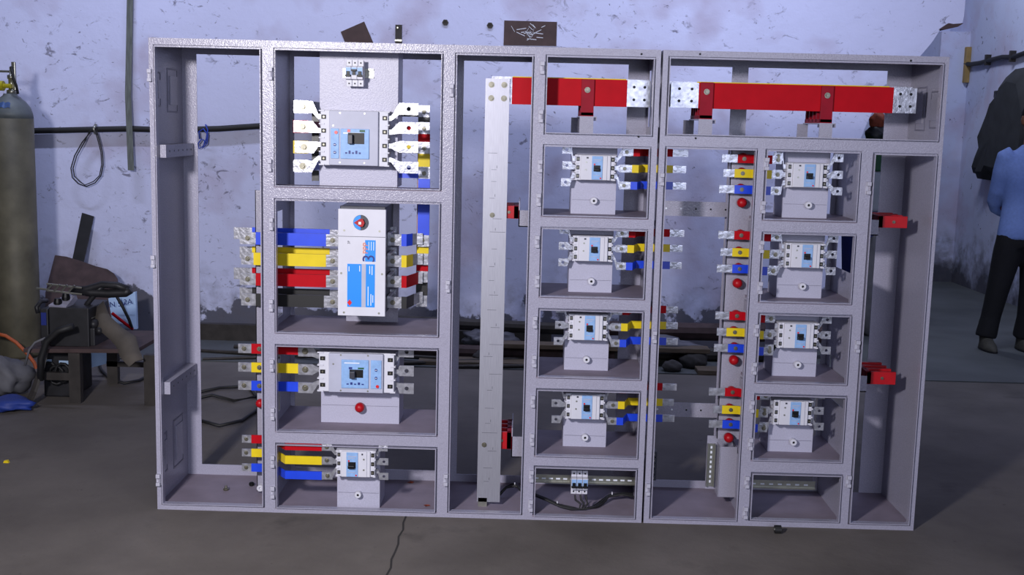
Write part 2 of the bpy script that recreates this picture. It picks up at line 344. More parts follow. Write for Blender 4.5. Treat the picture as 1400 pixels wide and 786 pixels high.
def cabinet(name, label, x0, x1, cells, hinges):
    root = thing(name, label, 'cabinet', ((x0+x1)/2, DEP/2, 0))
    g = .0085
    MB().sheet('y', x0, x1, 0, 1.8, -.0025, 0, [(c[0]-g, c[1]+g, c[2]-g, c[3]+g) for c in cells.values()]).build('front_frame', PAINT, root)
    for c in cells.values():
        lo = MB().ring(c[0], c[1], c[2], c[3], -.011, .018, .0034).build('opening_lip', PAINT, root)
        MB().ring(c[0]-.0034, c[1]+.0034, c[2]-.0034, c[3]+.0034, .0105, .0125, g-.0034+.002).build('gutter', PAINT, lo)
        MB().ring(c[0]-g, c[1]+g, c[2]-g, c[3]+g, 0, .0105, .002).build('gutter_side', PAINT, lo)
    for px, py in hinges:
        p = at(px, py, 0)
        h = bpy.data.objects.new('hinge', HME); COL.objects.link(h); h.parent = root; h.location = Vector((p.x, 0, p.z))-Vector(root.location)
        k = bpy.data.objects.new('hinge_pin', PINME); COL.objects.link(k); k.parent = h
    MB().box(x0, x1, .0, DEP, 1.797, 1.8).build('top_panel', PAINT, root)
    MB().box(x0, x1, .0, DEP, .0, .018).build('bottom_panel', MAUVEP, root)
    return root
HL = [(206,103),(211,357),(218,655),(371,101),(370,226),(372,306),(372,417),(373,499),(374,565),(374,630),(374,672),(618,124),(613,391),(610,655),
      (742,93),(740,159),(739,227),(737,273),(735,330),(735,384),(732,440),(731,493),(729,548),(728,600),(727,650),(726,690)]
HR = [(905,245),(895,460),(886,668),(1048,224),(1043,283),(1041,337),(1039,393),(1034,451),(1031,503),(1028,555),(1026,606),(1021,658),(1019,700),(1187,257),(1172,473),(1160,657)]
left = cabinet('switchgear_cabinet', 'wide left unit of the grey open switchgear cabinet, with the tall aluminium bar', 0, XL, cells_l, HL)
right = cabinet('switchgear_cabinet', 'narrower right unit of the grey open switchgear cabinet, right of the dark joint', XR, 2.934, cells_r, HR)
# side panels and partitions
def vsheet(root, nm, x, holes=(), y1=DEP, z0=.018, z1=1.797, t=.003):
    return MB().sheet('x', .0, y1, z0, z1, x, x+t, holes).build(nm, PAINT2, root)
vsheet(left, 'side_panel', 0)
slots_1 = [(.07, .30, 1.135, 1.185)]
vsheet(left, 'partition', .436, [(.08,.26,.74,1.16), (.08,.20,.36,.66), (.02,.12,.03,.275)])
vsheet(left, 'partition', 1.100, [])
vsheet(left, 'partition', 1.438, [(.05,.36,1.55,1.76), (.2, .4, .05, .2)], y1=.38)
vsheet(left, 'side_panel', XL-.003, [(.05,.36,1.52,1.74)]+[(.04,.26,z-.13,z+.16) for z in (1.30,.99,.68,.375)])
vsheet(right, 'side_panel', XR, [(.05,.36,1.52,1.74)]+[(.04,.26,z-.13,z+.16) for z in (1.30,.99,.68,.375)])
vsheet(right, 'partition', 2.268, [(.08,.26,z-.13,z+.14) for z in (1.30,.99,.68,.375)], z1=1.47)
vsheet(right, 'partition', 2.660, [(.06,.34,.98,1.16), (.06,.34,.45,.62)], z1=1.47)
vsheet(right, 'side_panel', 2.931)
MB().box(XR, 2.934, .0, .05, 1.468, 1.471).build('shelf', MAUVEP, right)
def post(root, x0, x1, z0=.018, z1=1.797, y=DEP): MB().box(x0, x1, y-.003, y, z0, z1).build('back_post', PAINT, root)
def backrail(root, x0, x1, z0, z1): MB().box(x0, x1, DEP-.004, DEP, z0, z1).build('back_rail', PAINT, root)
post(left, .003, .062); post(left, .420, .456); post(left, 1.085, 1.14); post(left, 1.42, 1.44); post(left, 1.80, XL-.003)
post(right, XR+.003, 1.935); post(right, 2.215, 2.28); post(right, 2.64, 2.68, z1=1.47); post(right, 2.835, 2.931)
backrail(left, .062, .420, .018, .062); backrail(left, .456, 1.085, .018, .062); backrail(left, 1.14, 1.42, .018, .05); backrail(left, 1.44, 1.80, .018, .05)
backrail(left, .062, 1.80, 1.765, 1.797); backrail(right, 1.935, 2.835, 1.765, 1.797); backrail(right, 1.935, 2.64, .018, .05)
# shelves of the compartments
for c in ('B', 'C'): MB().box(.439, 1.100, .0, DEP-.003, cells_l[c][2]-.012, cells_l[c][2]-.003).build('shelf', MAUVEP, left)
MB().box(.439, 1.100, .0, .13, cells_l['A'][2]-.012, cells_l['A'][2]-.003).build('shelf', MAUVEP, left)
for c in ('d1', 'd2', 'd3', 'd4'): MB().box(1.441, XL-.004, .0, .38, cells_l[c][2]-.012, cells_l[c][2]-.003).build('shelf', MAUVEP, left)
for c in ('e1', 'e2', 'e3', 'e4'): MB().box(2.271, 2.659, .0, .38, cells_r[c][2]-.012, cells_r[c][2]-.003).build('shelf', MAUVEP, right)
MB().box(1.441, XL-.004, .0, .03, 1.470, 1.473).build('shelf', MAUVEP, left)
# angle brackets and knock-outs on the left side panel, knock-outs on the right one
for zc, sag in ((1.385, .0), (.475, .0)):
    br = MB().box(.045, .048, .03, .385, zc-.024, zc+.024).box(.003, .045, .03, .385, zc+.021, zc+.024).box(.003, .045, .03, .033, zc-.024, zc+.021).build('side_bracket', PAINT2, left)
    hm = MB()
    for i in range(6): hm.cyl((.0478, .075+i*.056, zc), 'x', .0035, .0012, 8)
    hm.build('bracket_hole', DARKP, br)
def knock(root, x, s, ya, yb, za, zb):
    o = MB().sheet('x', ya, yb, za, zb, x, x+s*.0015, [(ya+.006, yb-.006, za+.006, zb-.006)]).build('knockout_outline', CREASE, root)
    MB().box(min(x, x+s*.004), max(x, x+s*.004), ya+.03, yb-.01, za+.03, zb-.03).build('knockout_plate', PAINT2, root)
for za, zb in ((1.53, 1.70), (.10, .30)):
    knock(left, .003, 1, .20, .33, za, zb); knock(left, .003, 1, .05, .12, za+.02, zb-.02)
knock(right, 2.931, -1, .20, .31, 1.53, 1.70); knock(right, 2.931, -1, .04, .15, 1.54, 1.68)
for px, py in ((1117,87),(1245,83),(957,74),(877,74),(873,187),(951,189)):
    p = at(px, py, 0); c = left if px < 900 else right
    MB().cyl((p.x, -.004, p.z), 'y', .004, .002, 8).build('screw_hole', BLKP, c)
# vertical strip carrying the bar ends in the first column
sp = MB(); sp.box(.352, .436, .155, .159, .03, 1.24); sp.box(.352, .355, .155, .18, .03, 1.24); sp.build('bar_support_strip', PAINT2, left)

INS_R = MB().lathe([(.010, 0), (.016, -.006), (.0185, -.020), (.017, -.034), (.011, -.042), (.004, -.044)], (0, 0, 0), 'y', 16).build('p', RRED, smooth=True)
INS_RM = INS_R.data; bpy.data.objects.remove(INS_R)
INS_W = MB().lathe([(.012, 0), (.0135, -.004), (.0135, -.026), (.012, -.028), (.005, -.028), (.005, -.020), (.0005, -.020)], (0, 0, 0), 'y', 16).build('p', WPLAST)
INS_WM = INS_W.data; bpy.data.objects.remove(INS_W)
HOLE = MB().cyl((0, -.0235, 0), 'y', .0048, .002, 10).build('p', BLKP); HOLEM = HOLE.data; bpy.data.objects.remove(HOLE)
def insul(parent, loc, red=True, sc=1.0):
    r = parent
    while r.parent: r = r.parent
    o = bpy.data.objects.new('standoff_insulator', INS_RM if red else INS_WM); COL.objects.link(o); o.parent = parent; o.location = Vector(loc)-Vector(r.location); o.scale = (sc, sc, sc)
    return o
def pedestal(root, x0, x1, z0, z1, y, knob=None, red=False, crease=True, sc=1.0):
    mb = MB(); t = .003
    mb.box(x0, x1, y, y+t, z0, z1); mb.box(x0, x0+t, y+t, y+.16, z0, z1); mb.box(x1-t, x1, y+t, y+.16, z0, z1)
    o = mb.build('breaker_pedestal', PEDM, root)
    if knob is not None:
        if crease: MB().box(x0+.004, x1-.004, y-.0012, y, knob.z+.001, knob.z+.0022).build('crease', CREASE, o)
        i = insul(o, (knob.x, y, knob.z), red, sc)
        if not red:
            h = bpy.data.objects.new('insulator_hole', HOLEM); COL.objects.link(h); h.parent = o; h.location = i.location
    return o
def ped_px(root, pxl, pxr, pyb, z0, z1, y, kn=None, red=False, sc=1.0):
    a, b = at(pxl, pyb, y), at(pxr, pyb, y)
    return pedestal(root, a.x, b.x, z0, z1, y, at(*kn, y) if kn else None, red, sc=sc)
def low(c): return c[2]-.003
ped_px(left, 437, 543, 250, 1.265, 1.79, .15)
ped_px(left, 439, 545.5, 577, low(cells_l['C']), .655, .15, (493, 555), True, .0185/.0185*1.05)
ped_px(left, 461, 519, 692, .018, .265, .032, (490.5, 674), sc=.95)
for c, l, r, b, k in (('d1',780,841,291,(811.5,274)),('d2',777,836,397,(808,383.5)),('d3',771,831,505.5,(801.5,490)),('d4',769.4,828,610,(799.5,596))):
    ped_px(left, l, r, b, low(cells_l[c]), cells_l[c][3]+.012, .142, k)
for c, l, r, b, k in (('e1',1069,1130,297,(1103.5,280)),('e2',1061,1122.5,406,(1095.5,390.5)),('e3',1055,1115,512.5,(1089,497)),('e4',1048.8,1110,616.5,(1083,602.5))):
    ped_px(right, l, r, b, low(cells_r[c]), cells_r[c][3]+.012, .125, k)
#==BREAKERS==
# ------------------------------------------------------------------ breakers
SCREW = MB().cyl((0, 0, 0), 'y', .0035, -.0015, 8).build('p', STEEL); SCREWM = SCREW.data; bpy.data.objects.remove(SCREW)
def mccb(label, box_px, yf, dep, poles, big, spreads_l, spreads_r, bolts_l=False, bolts_r=False, padw=.034, padh=.03, group=None, mirror=False, ysp=None, name='circuit_breaker', lab=(.41, .68)):
    """box_px: outline on the front face (x0, x1, y0, y1) at depth yf"""
    a, b = at(box_px[0], (box_px[2]+box_px[3])/2, yf), at(box_px[1], (box_px[2]+box_px[3])/2, yf)
    zt, zb = at((box_px[0]+box_px[1])/2, box_px[2], yf).z, at((box_px[0]+box_px[1])/2, box_px[3], yf).z
    x0, x1 = a.x, b.x; W, H = x1-x0, zt-zb; yb = yf+dep
    root = thing(name, label, 'breaker', ((x0+x1)/2, yb, zb), group)
    X = lambda u: x0+u*W
    Z = lambda v: zb+v*H
    y1 = yf+dep*.16
    MB().box(x0, x1, y1, yb, zb, zt).build('body', WPLAST, root, bevel=.003)
    cu = (.13, .80) if not big else (.14, .86)
    MB().box(X(cu[0]), X(cu[1]), yf, y1+.004, zb+.002, zt-.002).build('cover', WPLAST if not big else GPLAST, root, bevel=.002)
    if not big: MB().box(X(.80), X(.88), yf+.003, y1+.004, zb+.002, zt-.002).build('side_cover', WPLAST, root, bevel=.001)
    # terminal chambers: dark wire openings between white barriers, and screws
    n = poles
    for side in (0, 1):
        for i in range(n):
            z = Z((i+.5)/n); hw = min(.008, H/n*.26)
            if side: u0, u1 = (.90, .985) if not big else (.915, .985)
            else: u0, u1 = (.02, .10) if not big else (.015, .085)
            MB().box(X(u0), X(u1), y1-.0012, y1+.003, z-hw, z+hw).build('terminal_opening', BLKP if side or big else DARKP, root, bevel=.001)
            MB().cyl((X((u0+u1)/2), y1-.0014, z), 'y', hw*.5, -.0012, 10).build('terminal_screw', BRASS, root)
        for i in range(n+1):
            z = Z(i/n) if 0 < i < n else (Z(0)+.003 if i == 0 else Z(1)-.003)
            u0, u1 = ((-.02, .06) if side == 0 else (.95, 1.02))
            MB().box(X(u0), X(u1), y1-.004, yb-.01, z-.0025, z+.0025).build('phase_barrier', WPLAST, root)
    if not big:
        lx0, lx1 = lab
        pl = MB().box(X(lx0), X(lx1), yf-.0035, yf, zb+.004, zt-.004).build('label_plate', BLUEL, root, bevel=.001)
        MB().box(X(lx0+.045), X(lx1-.055), yf-.0045, yf-.0034, Z(.36), Z(.60)).build('toggle_slot', BLKP, pl)
        MB().box(X(lx0+.05), X(lx1-.08), yf-.020, yf-.004, Z(.38), Z(.50)).build('toggle', BLKP, pl, bevel=.002)
        MB().box(X(lx0+.045), X(lx0+.085), yf-.005, yf-.0034, Z(.61), Z(.67)).build('state_flag', BUTTON, pl)
        MB().box(X(lx0+.04), X(lx1-.04), yf-.0042, yf-.0034, Z(.80), Z(.83)).build('print_line', GPLAST, pl)
        MB().box(X(lx0+.04), X(lx1-.08), yf-.0042, yf-.0034, Z(.74), Z(.76)).build('print_line', GPLAST, pl)
        MB().box(X(lx0+.04), X(lx1-.06), yf-.0042, yf-.0034, Z(.20), Z(.22)).build('print_line', GPLAST, pl)
        MB().cyl((X(lx1-.045), yf-.0034, Z(.10)), 'y', .0032, -.002, 8).build('test_button', BUTTON, pl)
        sc = [(.27, .72), (.26, .42)] if lx0 > .4 else [(.72, .70), (.72, .30)]
        MB().box(X(.27 if lx0 > .4 else .66), X(.32 if lx0 > .4 else .70), yf-.0012, yf, Z(.86), Z(.92)).build('cover_mark', DARKP, root)
    else:
        lx0, lx1, tx0, tx1 = big; VT = .84 if poles == 3 else .67
        pl = MB().box(X(lx0), X(lx1), yf-.006, yf, Z(.13), Z(VT)).build('label_plate', BLUEL, root, bevel=.0015)
        MB().box(X(lx0+.11), X(lx1-.07), yf-.0075, yf-.0055, Z(.40), Z(.60)).build('toggle_slot', BLKP, pl)
        MB().box(X(lx0+.12), X(lx0+.19), yf-.030, yf-.006, Z(.40), Z(.57)).build('toggle', DARKP, pl, bevel=.002)
        MB().box(X(lx0+.10), X(lx0+.145), yf-.0072, yf-.0055, Z(.61), Z(.66)).build('state_flag', BUTTON if poles == 4 else NAVY, pl)
        MB().box(X(lx1-.14), X(lx1-.06), yf-.0072, yf-.0055, Z(.615), Z(.655)).build('state_flag', GREENP, pl)
        for k in range(5):
            MB().box(X(lx0+.07+.05*k), X(lx0+.10+.05*k), yf-.0068, yf-.0055, Z(.22), Z(.25+.03*(k % 2))).build('print_line', NAVY, pl)
        MB().box(X(lx0+.04), X(lx1-.12), yf-.0068, yf-.0055, Z(VT-.09), Z(VT-.065)).build('print_line', WPRINT, pl)
        tp = MB().box(X(tx0), X(tx1), yf-.004, yf, Z(.13), Z(VT)).build('trip_unit', BLUEL, root, bevel=.001)
        tm = (tx0+tx1)/2
        for v in ((.60, .40) if poles == 3 else (.38, .24)):
            MB().cyl((X(tm), yf-.004, Z(v)), 'y', .0055, -.003, 12).build('trip_dial', NAVY, tp)
            MB().box(X(tm)-.004, X(tm)+.004, yf-.0082, yf-.007, Z(v)-.001, Z(v)+.001).build('dial_slot', WPRINT, tp)
        MB().cyl((X(tm+.02), yf-.004, Z(.19 if poles == 3 else .60)), 'y', .0062, -.004, 12).build('trip_button', BUTTON, tp)
        sc = [(.30, .95), (.66, .95), (.30, .06), (.66, .06), (.20, .72)]
    for u, v in sc:
        o = bpy.data.objects.new('cover_screw', SCREWM); COL.objects.link(o); o.parent = root; o.location = Vector((X(u), yf, Z(v)))-Vector(root.location)
    # tinned terminal spreaders
    ys = yf+dep*.45 if ysp is None else ysp
    for side, lst, bolts in ((0, spreads_l, bolts_l), (1, spreads_r, bolts_r)):
        k = len(lst)
        for i, (px, py) in enumerate(lst):
            p = at(px, py, ys); pole = i if k == n else i+(n-k)
            zi = Z(1-(pole+.5)/n); xe = x0+.004 if side == 0 else x1-.004; s = -1 if side == 0 else 1
            xp = p.x-s*padw/2; hh = min(.009, H/n*.3)
            mb = MB(); mb.prism([(xe, zi-hh), (xe+s*.014, zi-hh), (xp, p.z-padh/2), (xp, p.z+padh/2), (xe+s*.014, zi+hh), (xe, zi+hh)], ys-.002, ys+.002)
            mb.pad(p.x, p.z, padw, padh, padh*.2, ys-.002, ys+.002)
            so = mb.build('terminal_spreader', TIN, root)
            if bolts:
                MB().cyl((p.x, ys-.002, p.z), 'y', padh*.30, -.0015, 14).cyl((p.x, ys-.0035, p.z), 'y', padh*.19, -.007, 6).build('terminal_bolt', BRASS, so)
    return root, ys
# --- four-pole main breaker in the upper compartment
mccb('large four-pole breaker on speckled plate in the top compartment', (437,530,151,227), .055, .092, 4, (.31,.73,.165,.285),
     [(414.5,146),(414.5,173),(416,201),(414,227)], [(559,149),(559,175),(559,201),(559,229)], True, False, .072, .044, ysp=.085)
mccb('large three-pole breaker above a red round insulator, third compartment down', (435,538,483,537.5), .05, .097, 3, (.31,.67,.70,.84),
     [(417.5,480),(417.5,505),(417.5,530)], [(556,481),(556,507),(556,531)], True, False, .056, .042, ysp=.10)
mccb('small breaker in the bottom compartment beneath the large three-pole breaker', (459.5,512,617,653), -.035, .066, 3, None,
     [(447,611),(447,629),(448,650)], [(524,612),(525,631),(525,651)], True, False, .034, .028, ysp=.0, lab=(.27, .57))
ORD = ['top', 'second', 'third', 'fourth']
d_box = [(787,841,212,247),(784,837,323,358),(778,830,430,466),(774,826,539,574)]
d_l = [[(775,204.5),(775,226),(773,249)],[(771,314),(770,336),(769.5,358.5)],[(766,422),(765,444),(763,466)],[(762,530),(760,551),(760,573)]]
d_r = [[(857,208),(854,230.5),(853,253.5)],[(850.5,319),(849.5,340),(849,363.7)],[(844,425),(843,447),(842,469)],[(839,532),(838,553.5),(837,575.5)]]
for i in range(4):
    mccb('small breaker in the %s breaker compartment of the column left of the dark joint' % ORD[i], d_box[i], .066, .076, 3, None, d_l[i], d_r[i], False, True, .034, .03, 'small breakers left of the joint', ysp=.10)
e_box = [(1077,1132,223,257),(1075,1127.5,333,367),(1065,1119,442,477),(1059,1111,548,582)]
e_l = [[(1064,214),(1063,237.5),(1061.5,260.5)],[(1062,324),(1060,346.5),(1057,368.5)],[(1054,434),(1052,455.6),(1052,476)],[(1047,538),(1045,560.6),(1044,582)]]
e_r = [[(1147,216),(1146,239),(1145,261.5)],[(1140,326),(1138,348),(1136,370.6)],[(1131,437),(1129.5,458),(1129.5,479)],[(1122,540),(1120,561.5),(1120,583)]]
for i in range(4):
    mccb('small breaker in the %s breaker compartment of the column right of the dark joint' % ORD[i], e_box[i], .050, .075, 3, None, e_l[i], e_r[i], True, False, .034, .03, 'small breakers right of the joint', ysp=.085)
# --- miniature breakers on DIN rail
def dinrail(name, label, x0, x1, zc, y, root=None):
    h = .0175
    pf = [(y, zc-h*1.0), (y, zc-h*.70), (y+.006, zc-h*.70), (y+.006, zc+h*.70), (y, zc+h*.70), (y, zc+h), (y-.0012, zc+h), (y-.0012, zc+h*.63), (y+.0048, zc+h*.63), (y+.0048, zc-h*.63), (y-.0012, zc-h*.63), (y-.0012, zc-h)]
    o = MB().prism([(a, b) for a, b in pf], x0, x1, 'x').build(name, STEEL, root, origin=((x0+x1)/2, y, zc-h) if root is None else None)
    if root is None: tag(o, label, 'rail')
    return o
def mcb(label, px0, px1, py0, py1, y, states, dep=.07):
    a, b = at(px0, (py0+py1)/2, y-dep), at(px1, (py0+py1)/2, y-dep); zt, zb = at((px0+px1)/2, py0, y-dep).z, at((px0+px1)/2, py1, y-dep).z
    root = thing('miniature_breaker', label, 'breaker', ((a.x+b.x)/2, y, zb)); W = (b.x-a.x)/3; H = zt-zb; f = y-dep
    for i in range(3):
        x0 = a.x+i*W+.0006; x1 = x0+W-.0012
        md = MB().prism([(y, zb+.01), (f+dep*.35, zb), (f+dep*.35, zb+H*.24), (f, zb+H*.27), (f, zb+H*.73), (f+dep*.35, zb+H*.76), (f+dep*.35, zt), (y, zt-.01)], x0, x1, 'x').build('pole_module', WPLAST, root, bevel=.001)
        MB().box(x0+.001, x1-.001, f-.001, f, zb+H*.42, zb+H*.70).build('label_plate', BLUEL, md)
        up = states[i]
        MB().box(x0+.0005, x1-.0005, f-.012, f, zb+H*(.56 if up else .36), zb+H*(.63 if up else .43)).box(x0+.004, x1-.004, f-.006, f, zb+H*.42, zb+H*.56).build('toggle', BLKP, md, bevel=.0008)
        for v in (.11, .88):
            MB().cyl(((x0+x1)/2, f+dep*.35-.001, zb+H*v), 'y', .0034, .002, 10).build('terminal_screw', BLKP, md)
    return root
mcb('three-pole miniature breaker at the top of the speckled mounting plate', 472, 496, 81, 118, .142, (0, 1, 0))
pr = at(484, 100, .146)
dinrail('din_rail', 'short steel mounting rail behind the topmost miniature breaker', pr.x-.042, pr.x+.075, pr.z, .144)
mcb('three-pole miniature breaker on the slotted rail in a bottom compartment', 781, 804, 646, 678, .13, (0, 0, 0))
def slots(o, x0, x1, zc, y, n, matl):
    mb = MB()
    for i in range(n):
        x = x0+(x1-x0)*(i+.5)/n; mb.box(x-.008, x+.008, y+.0035, y+.0046, zc-.003, zc+.003)
    mb.build('rail_slot', matl, o)
p0 = at(800, 656, .14); r1 = dinrail('din_rail', 'slotted steel mounting rail carrying a breaker, bottom compartment left of the joint', 1.443, 1.878, p0.z, .142); slots(r1, 1.46, 1.86, p0.z, .142, 14, WPRINT)
p0 = at(1085, 663, .2); r2 = dinrail('din_rail', 'slotted steel mounting rail, empty, bottom compartment right of the joint', 2.272, 2.60, p0.z, .2); slots(r2, 2.30, 2.58, p0.z, .2, 8, WPRINT)
# wires under the lower miniature breaker
wr = thing('wiring_loom', 'bundle of black wires beneath the lower miniature breaker', 'wires', (1.62, .2, .02))
gz = lambda px, py, z=.026: ground(px, py, z)
for i in range(3):
    t0 = at(786+7.5*i, 677, .075); q = gz(792+3*i, 696)
    MB().tube([t0, t0+Vector((.003, .004, -.02)), t0.lerp(q, .6)+Vector((.012, 0, 0)), q, gz(784-2*i, 694+i), gz(765, 690+i, .035), gz(748, 682+i, .05), gz(730, 675+i, .06)], .0042, 6).build('wire', RUBBER, wr, True)
for i in range(3):
    MB().tube([gz(800-i*2, 696), gz(810+3*i, 693), gz(817+4*i, 688), gz(832, 677+i, .045), gz(850, 674+i, .05), gz(866, 675+i*2, .05)], .0042, 6).build('wire', RUBBER, wr, True)
for dy in (0, 6):
    MB().tube([gz(728, 675, .06), gz(716, 668+dy, .05), gz(704, 664-dy*.5, .06), gz(692, 666, .05), gz(683, 676, .03)], .006, 7).build('wire', RUBBER, wr, True)
for px, py, z in ((762, 688.5, .036), (837, 676, .047), (704, 663, .06)):
    p = gz(px, py, z); MB().cyl((p.x-.003, p.y, p.z), 'x', .011, .004, 10).build('cable_tie', WPLAST, wr)
#==SWITCH==
# ------------------------------------------------------------------ changeover switch
yf = .02; a, b = at(462, 360, yf), at(527, 360, yf); zt, zb = at(494, 286, yf).z, at(494, 432, yf).z
x0, x1 = a.x, b.x; W = x1-x0; H = zt-zb
sw = thing('changeover_switch', 'tall white changeover switch box with rotary knob and blue stickers', 'switch', ((x0+x1)/2, .3, zb-.05))
MB().box(x0, x1, yf, yf+.004+.02, zb, zt).build('front_cover', WPLAST, sw, bevel=.002)
MB().box(x0+.004, x1-.004, yf+.02, .29, zb+.004, zt+.01).build('housing', DARKP, sw, bevel=.003)
MB().box(x0-.01, x1+.02, .29, .30, low(cells_l['B']), zt+.02).build('back_plate', PAINT2, sw)
zk = zt-.255*H
MB().box(x0+.001, x1-.001, yf-.0006, yf, zk-.0008, zk+.0008).build('cover_seam', DARKP, sw)
kc = at(493.5, 304, yf)
kb = MB().cyl((kc.x, yf, kc.z), 'y', .0285, -.006, 28).build('knob_base', DARKP, sw)
half = [(kc.x+.0275*math.cos(math.radians(t)), kc.z+.0275*math.sin(math.radians(t))) for t in range(90, 271, 12)]
MB().prism(half, yf-.0075, yf-.006).build('knob_scale', SKYB, kb)
MB().prism([(kc.x-.024, kc.z), (kc.x-.002, kc.z+.015), (kc.x+.010, kc.z+.014), (kc.x+.016, kc.z), (kc.x+.010, kc.z-.014), (kc.x-.002, kc.z-.015)], yf-.020, yf-.007).build('knob_pointer', RRED, kb)
MB().box(kc.x-.006, kc.x+.004, yf-.024, yf-.019, kc.z-.006, kc.z+.004).build('spindle', WPRINT, kb)
for u, v in ((.13, .80), (.87, .80), (.07, .40), (.93, .40), (.13, .03), (.87, .03)):
    MB().cyl((x0+u*W, yf, zb+v*H), 'y', .0042, -.001, 10).build('cover_screw', STEEL, sw)
st = MB().box(x0+.20*W, x0+.78*W, yf-.0012, yf, zb+.085*H, zb+.49*H).build('main_sticker', SKYB, sw)
MB().box(x0+.50*W, x0+.59*W, yf-.0016, yf-.0011, zb+.085*H, zb+.49*H).build('sticker_stripe', GPLAST, st)
MB().prism([(x0+.25*W-.009, zb+.125*H), (x0+.25*W, zb+.125*H-.012), (x0+.25*W+.009, zb+.125*H), (x0+.25*W, zb+.125*H+.012)], yf-.002, yf-.0011).build('maker_mark', BUTTON, st)
for u, v0, v1 in ((.235, .42, .465), (.46, .42, .475), (.67, .40, .475), (.72, .39, .475), (.70, .10, .21), (.64, .10, .28), (.74, .13, .20)):
    MB().box(x0+(u-.008)*W, x0+(u+.008)*W, yf-.0016, yf-.0011, zb+v0*H, zb+v1*H).build('print_line', WPRINT, st)
st2 = MB().box(x0+.57*W, x0+.79*W, yf-.0012, yf, zb+.515*H, zb+.715*H).build('upper_sticker', SKYB, sw)
text('3', .066, NAVY, sw, (x0+.66*W, yf-.0022, zb+.545*H), (math.pi/2, -math.pi/2, 0))
text('PPP', .028, ORNG, sw, (x0+.585*W, yf-.0022, zb+.64*H), (math.pi/2, -math.pi/2, 0))
for u in (.65, .70, .75): MB().box(x0+(u-.006)*W, x0+(u+.006)*W, yf-.0016, yf-.0011, zb+.62*H, zb+.70*H).build('print_line', WPRINT, st2)
text('3P', .013, DARKP, sw, (x0+.23*W, yf-.0006, zb+.69*H), (math.pi/2, -math.pi/2, 0))
for i, py in enumerate((327, 355, 384, 413)):
    z = at(495, py, .12).z
    for s, xa in ((-1, x0), (1, x1)):
        MB().box(min(xa, xa+s*.012), max(xa, xa+s*.012), .08, .25, z+.024, z+.032).build('phase_barrier', WPLAST, sw)
        for yy, dz in ((.13, 0), (.21, .022)):
            MB().box(min(xa-s*.01, xa+s*.02), max(xa-s*.01, xa+s*.02), yy, yy+.006, z+dz-.02, z+dz+.02).build('terminal_stub', TIN, sw)
#==BARS==
# ------------------------------------------------------------------ busbars
SL = {'red': SRED, 'yellow': SYEL, 'blue': SBLU, 'black': SBLK}
def bolt(parent, x, y, z, r=.0085):
    return MB().cyl((x, y, z), 'y', r, -.0018, 14).cyl((x, y-.0018, z), 'y', r*.62, -.006, 6).build('bolt', BRASS, parent)
def busbar(label, colour, path, z, h, s0, s1, t=.006, bolts=(), group=None, holes=()):
    """flat bar along path (x, y); coloured sleeve between x = s0 and s1, tinned ends outside it"""
    xs = [p[0] for p in path]; root = thing('busbar', label, 'busbar', ((xs[0]+xs[-1])/2, path[0][1], z-h/2), group)
    MB().flat(path, z-h/2, z+h/2, t).build('bar', TIN, root)
    def yat(x):
        for (xa, ya), (xb, yb) in zip(path, path[1:]):
            if xa <= x <= xb: return ya+(yb-ya)*(x-xa)/(xb-xa)
        return path[-1][1]
    mid = [p for p in path if s0 < p[0] < s1]
    MB().flat([(s0, yat(s0))]+mid+[(s1, yat(s1))], z-h/2-.0012, z+h/2+.0012, t+.0025).build('sleeve', SL[colour], root)
    for x in bolts: bolt(root, x, yat(x)-t/2, z, min(.010, h*.27))
    for x, dz in holes: MB().cyl((x, yat(x)-t/2-.0004, z+dz), 'y', .0055, .001, 10).build('bolt_hole', BLKP, root)
    return root
x_ = lambda px, py, Y: at(px, py, Y).x
# left of the changeover switch: front and rear layers
rows = [('blue', 326.5, 317), ('yellow', 354.5, 343), ('red', 382.5, 372), ('black', 410.5, 399)]
for c, pf, pb in rows:
    yf_, yb_ = .125, .205
    zf, zr = at(420, pf+1, yf_).z, at(420, pb+4, yb_).z
    xl = 330 if c in ('yellow', 'black') else 328
    busbar('%s-sleeved bar in the front layer left of the white changeover switch' % c, c, [(x_(xl, pf, yf_), yf_), (x_(462, pf, yf_)+.004, yf_)], zf, .046,
           x_(350 if c != 'yellow' else 347, pf, yf_), x_(446 if c != 'black' else 443, pf, yf_), .008, [x_(339, pf, yf_), x_(455, pf, yf_)], 'bars left of the changeover switch')
    xl = 320 if c in ('blue', 'red') else 328
    busbar('%s-sleeved bar in the rear layer left of the white changeover switch' % c, c, [(x_(xl, pb, yb_), yb_), (x_(462, pb, yb_)+.012, yb_)], zr, .046,
           x_(345, pb, yb_), x_(451, pb, yb_), .008, [], 'bars left of the changeover switch')
# right of the changeover switch: short links to the riser bars
for (c, py, py2), i in zip((('blue',328,328), ('yellow',357,353), ('red',385,378), ('black',413.5,408)), range(4)):
    ya = .125; yb = .20+.03*i
    z = at(545, py, ya).z
    xa, xb, xs0, xs1 = x_(528, py, ya), x_(578, py2, yb-.014), x_(549, py, ya), x_(563 if c != 'red' else 568, py, ya)
    busbar('short %s-sleeved link right of the white changeover switch' % c, c, [(xa-.006, ya), (x_(556, py, ya), ya), (x_(566, py, ya)+.006, yb-.014), (xb, yb-.014)], z, .044, xs0, xs1, .008, [x_(537, py, ya)], 'links right of the changeover switch')
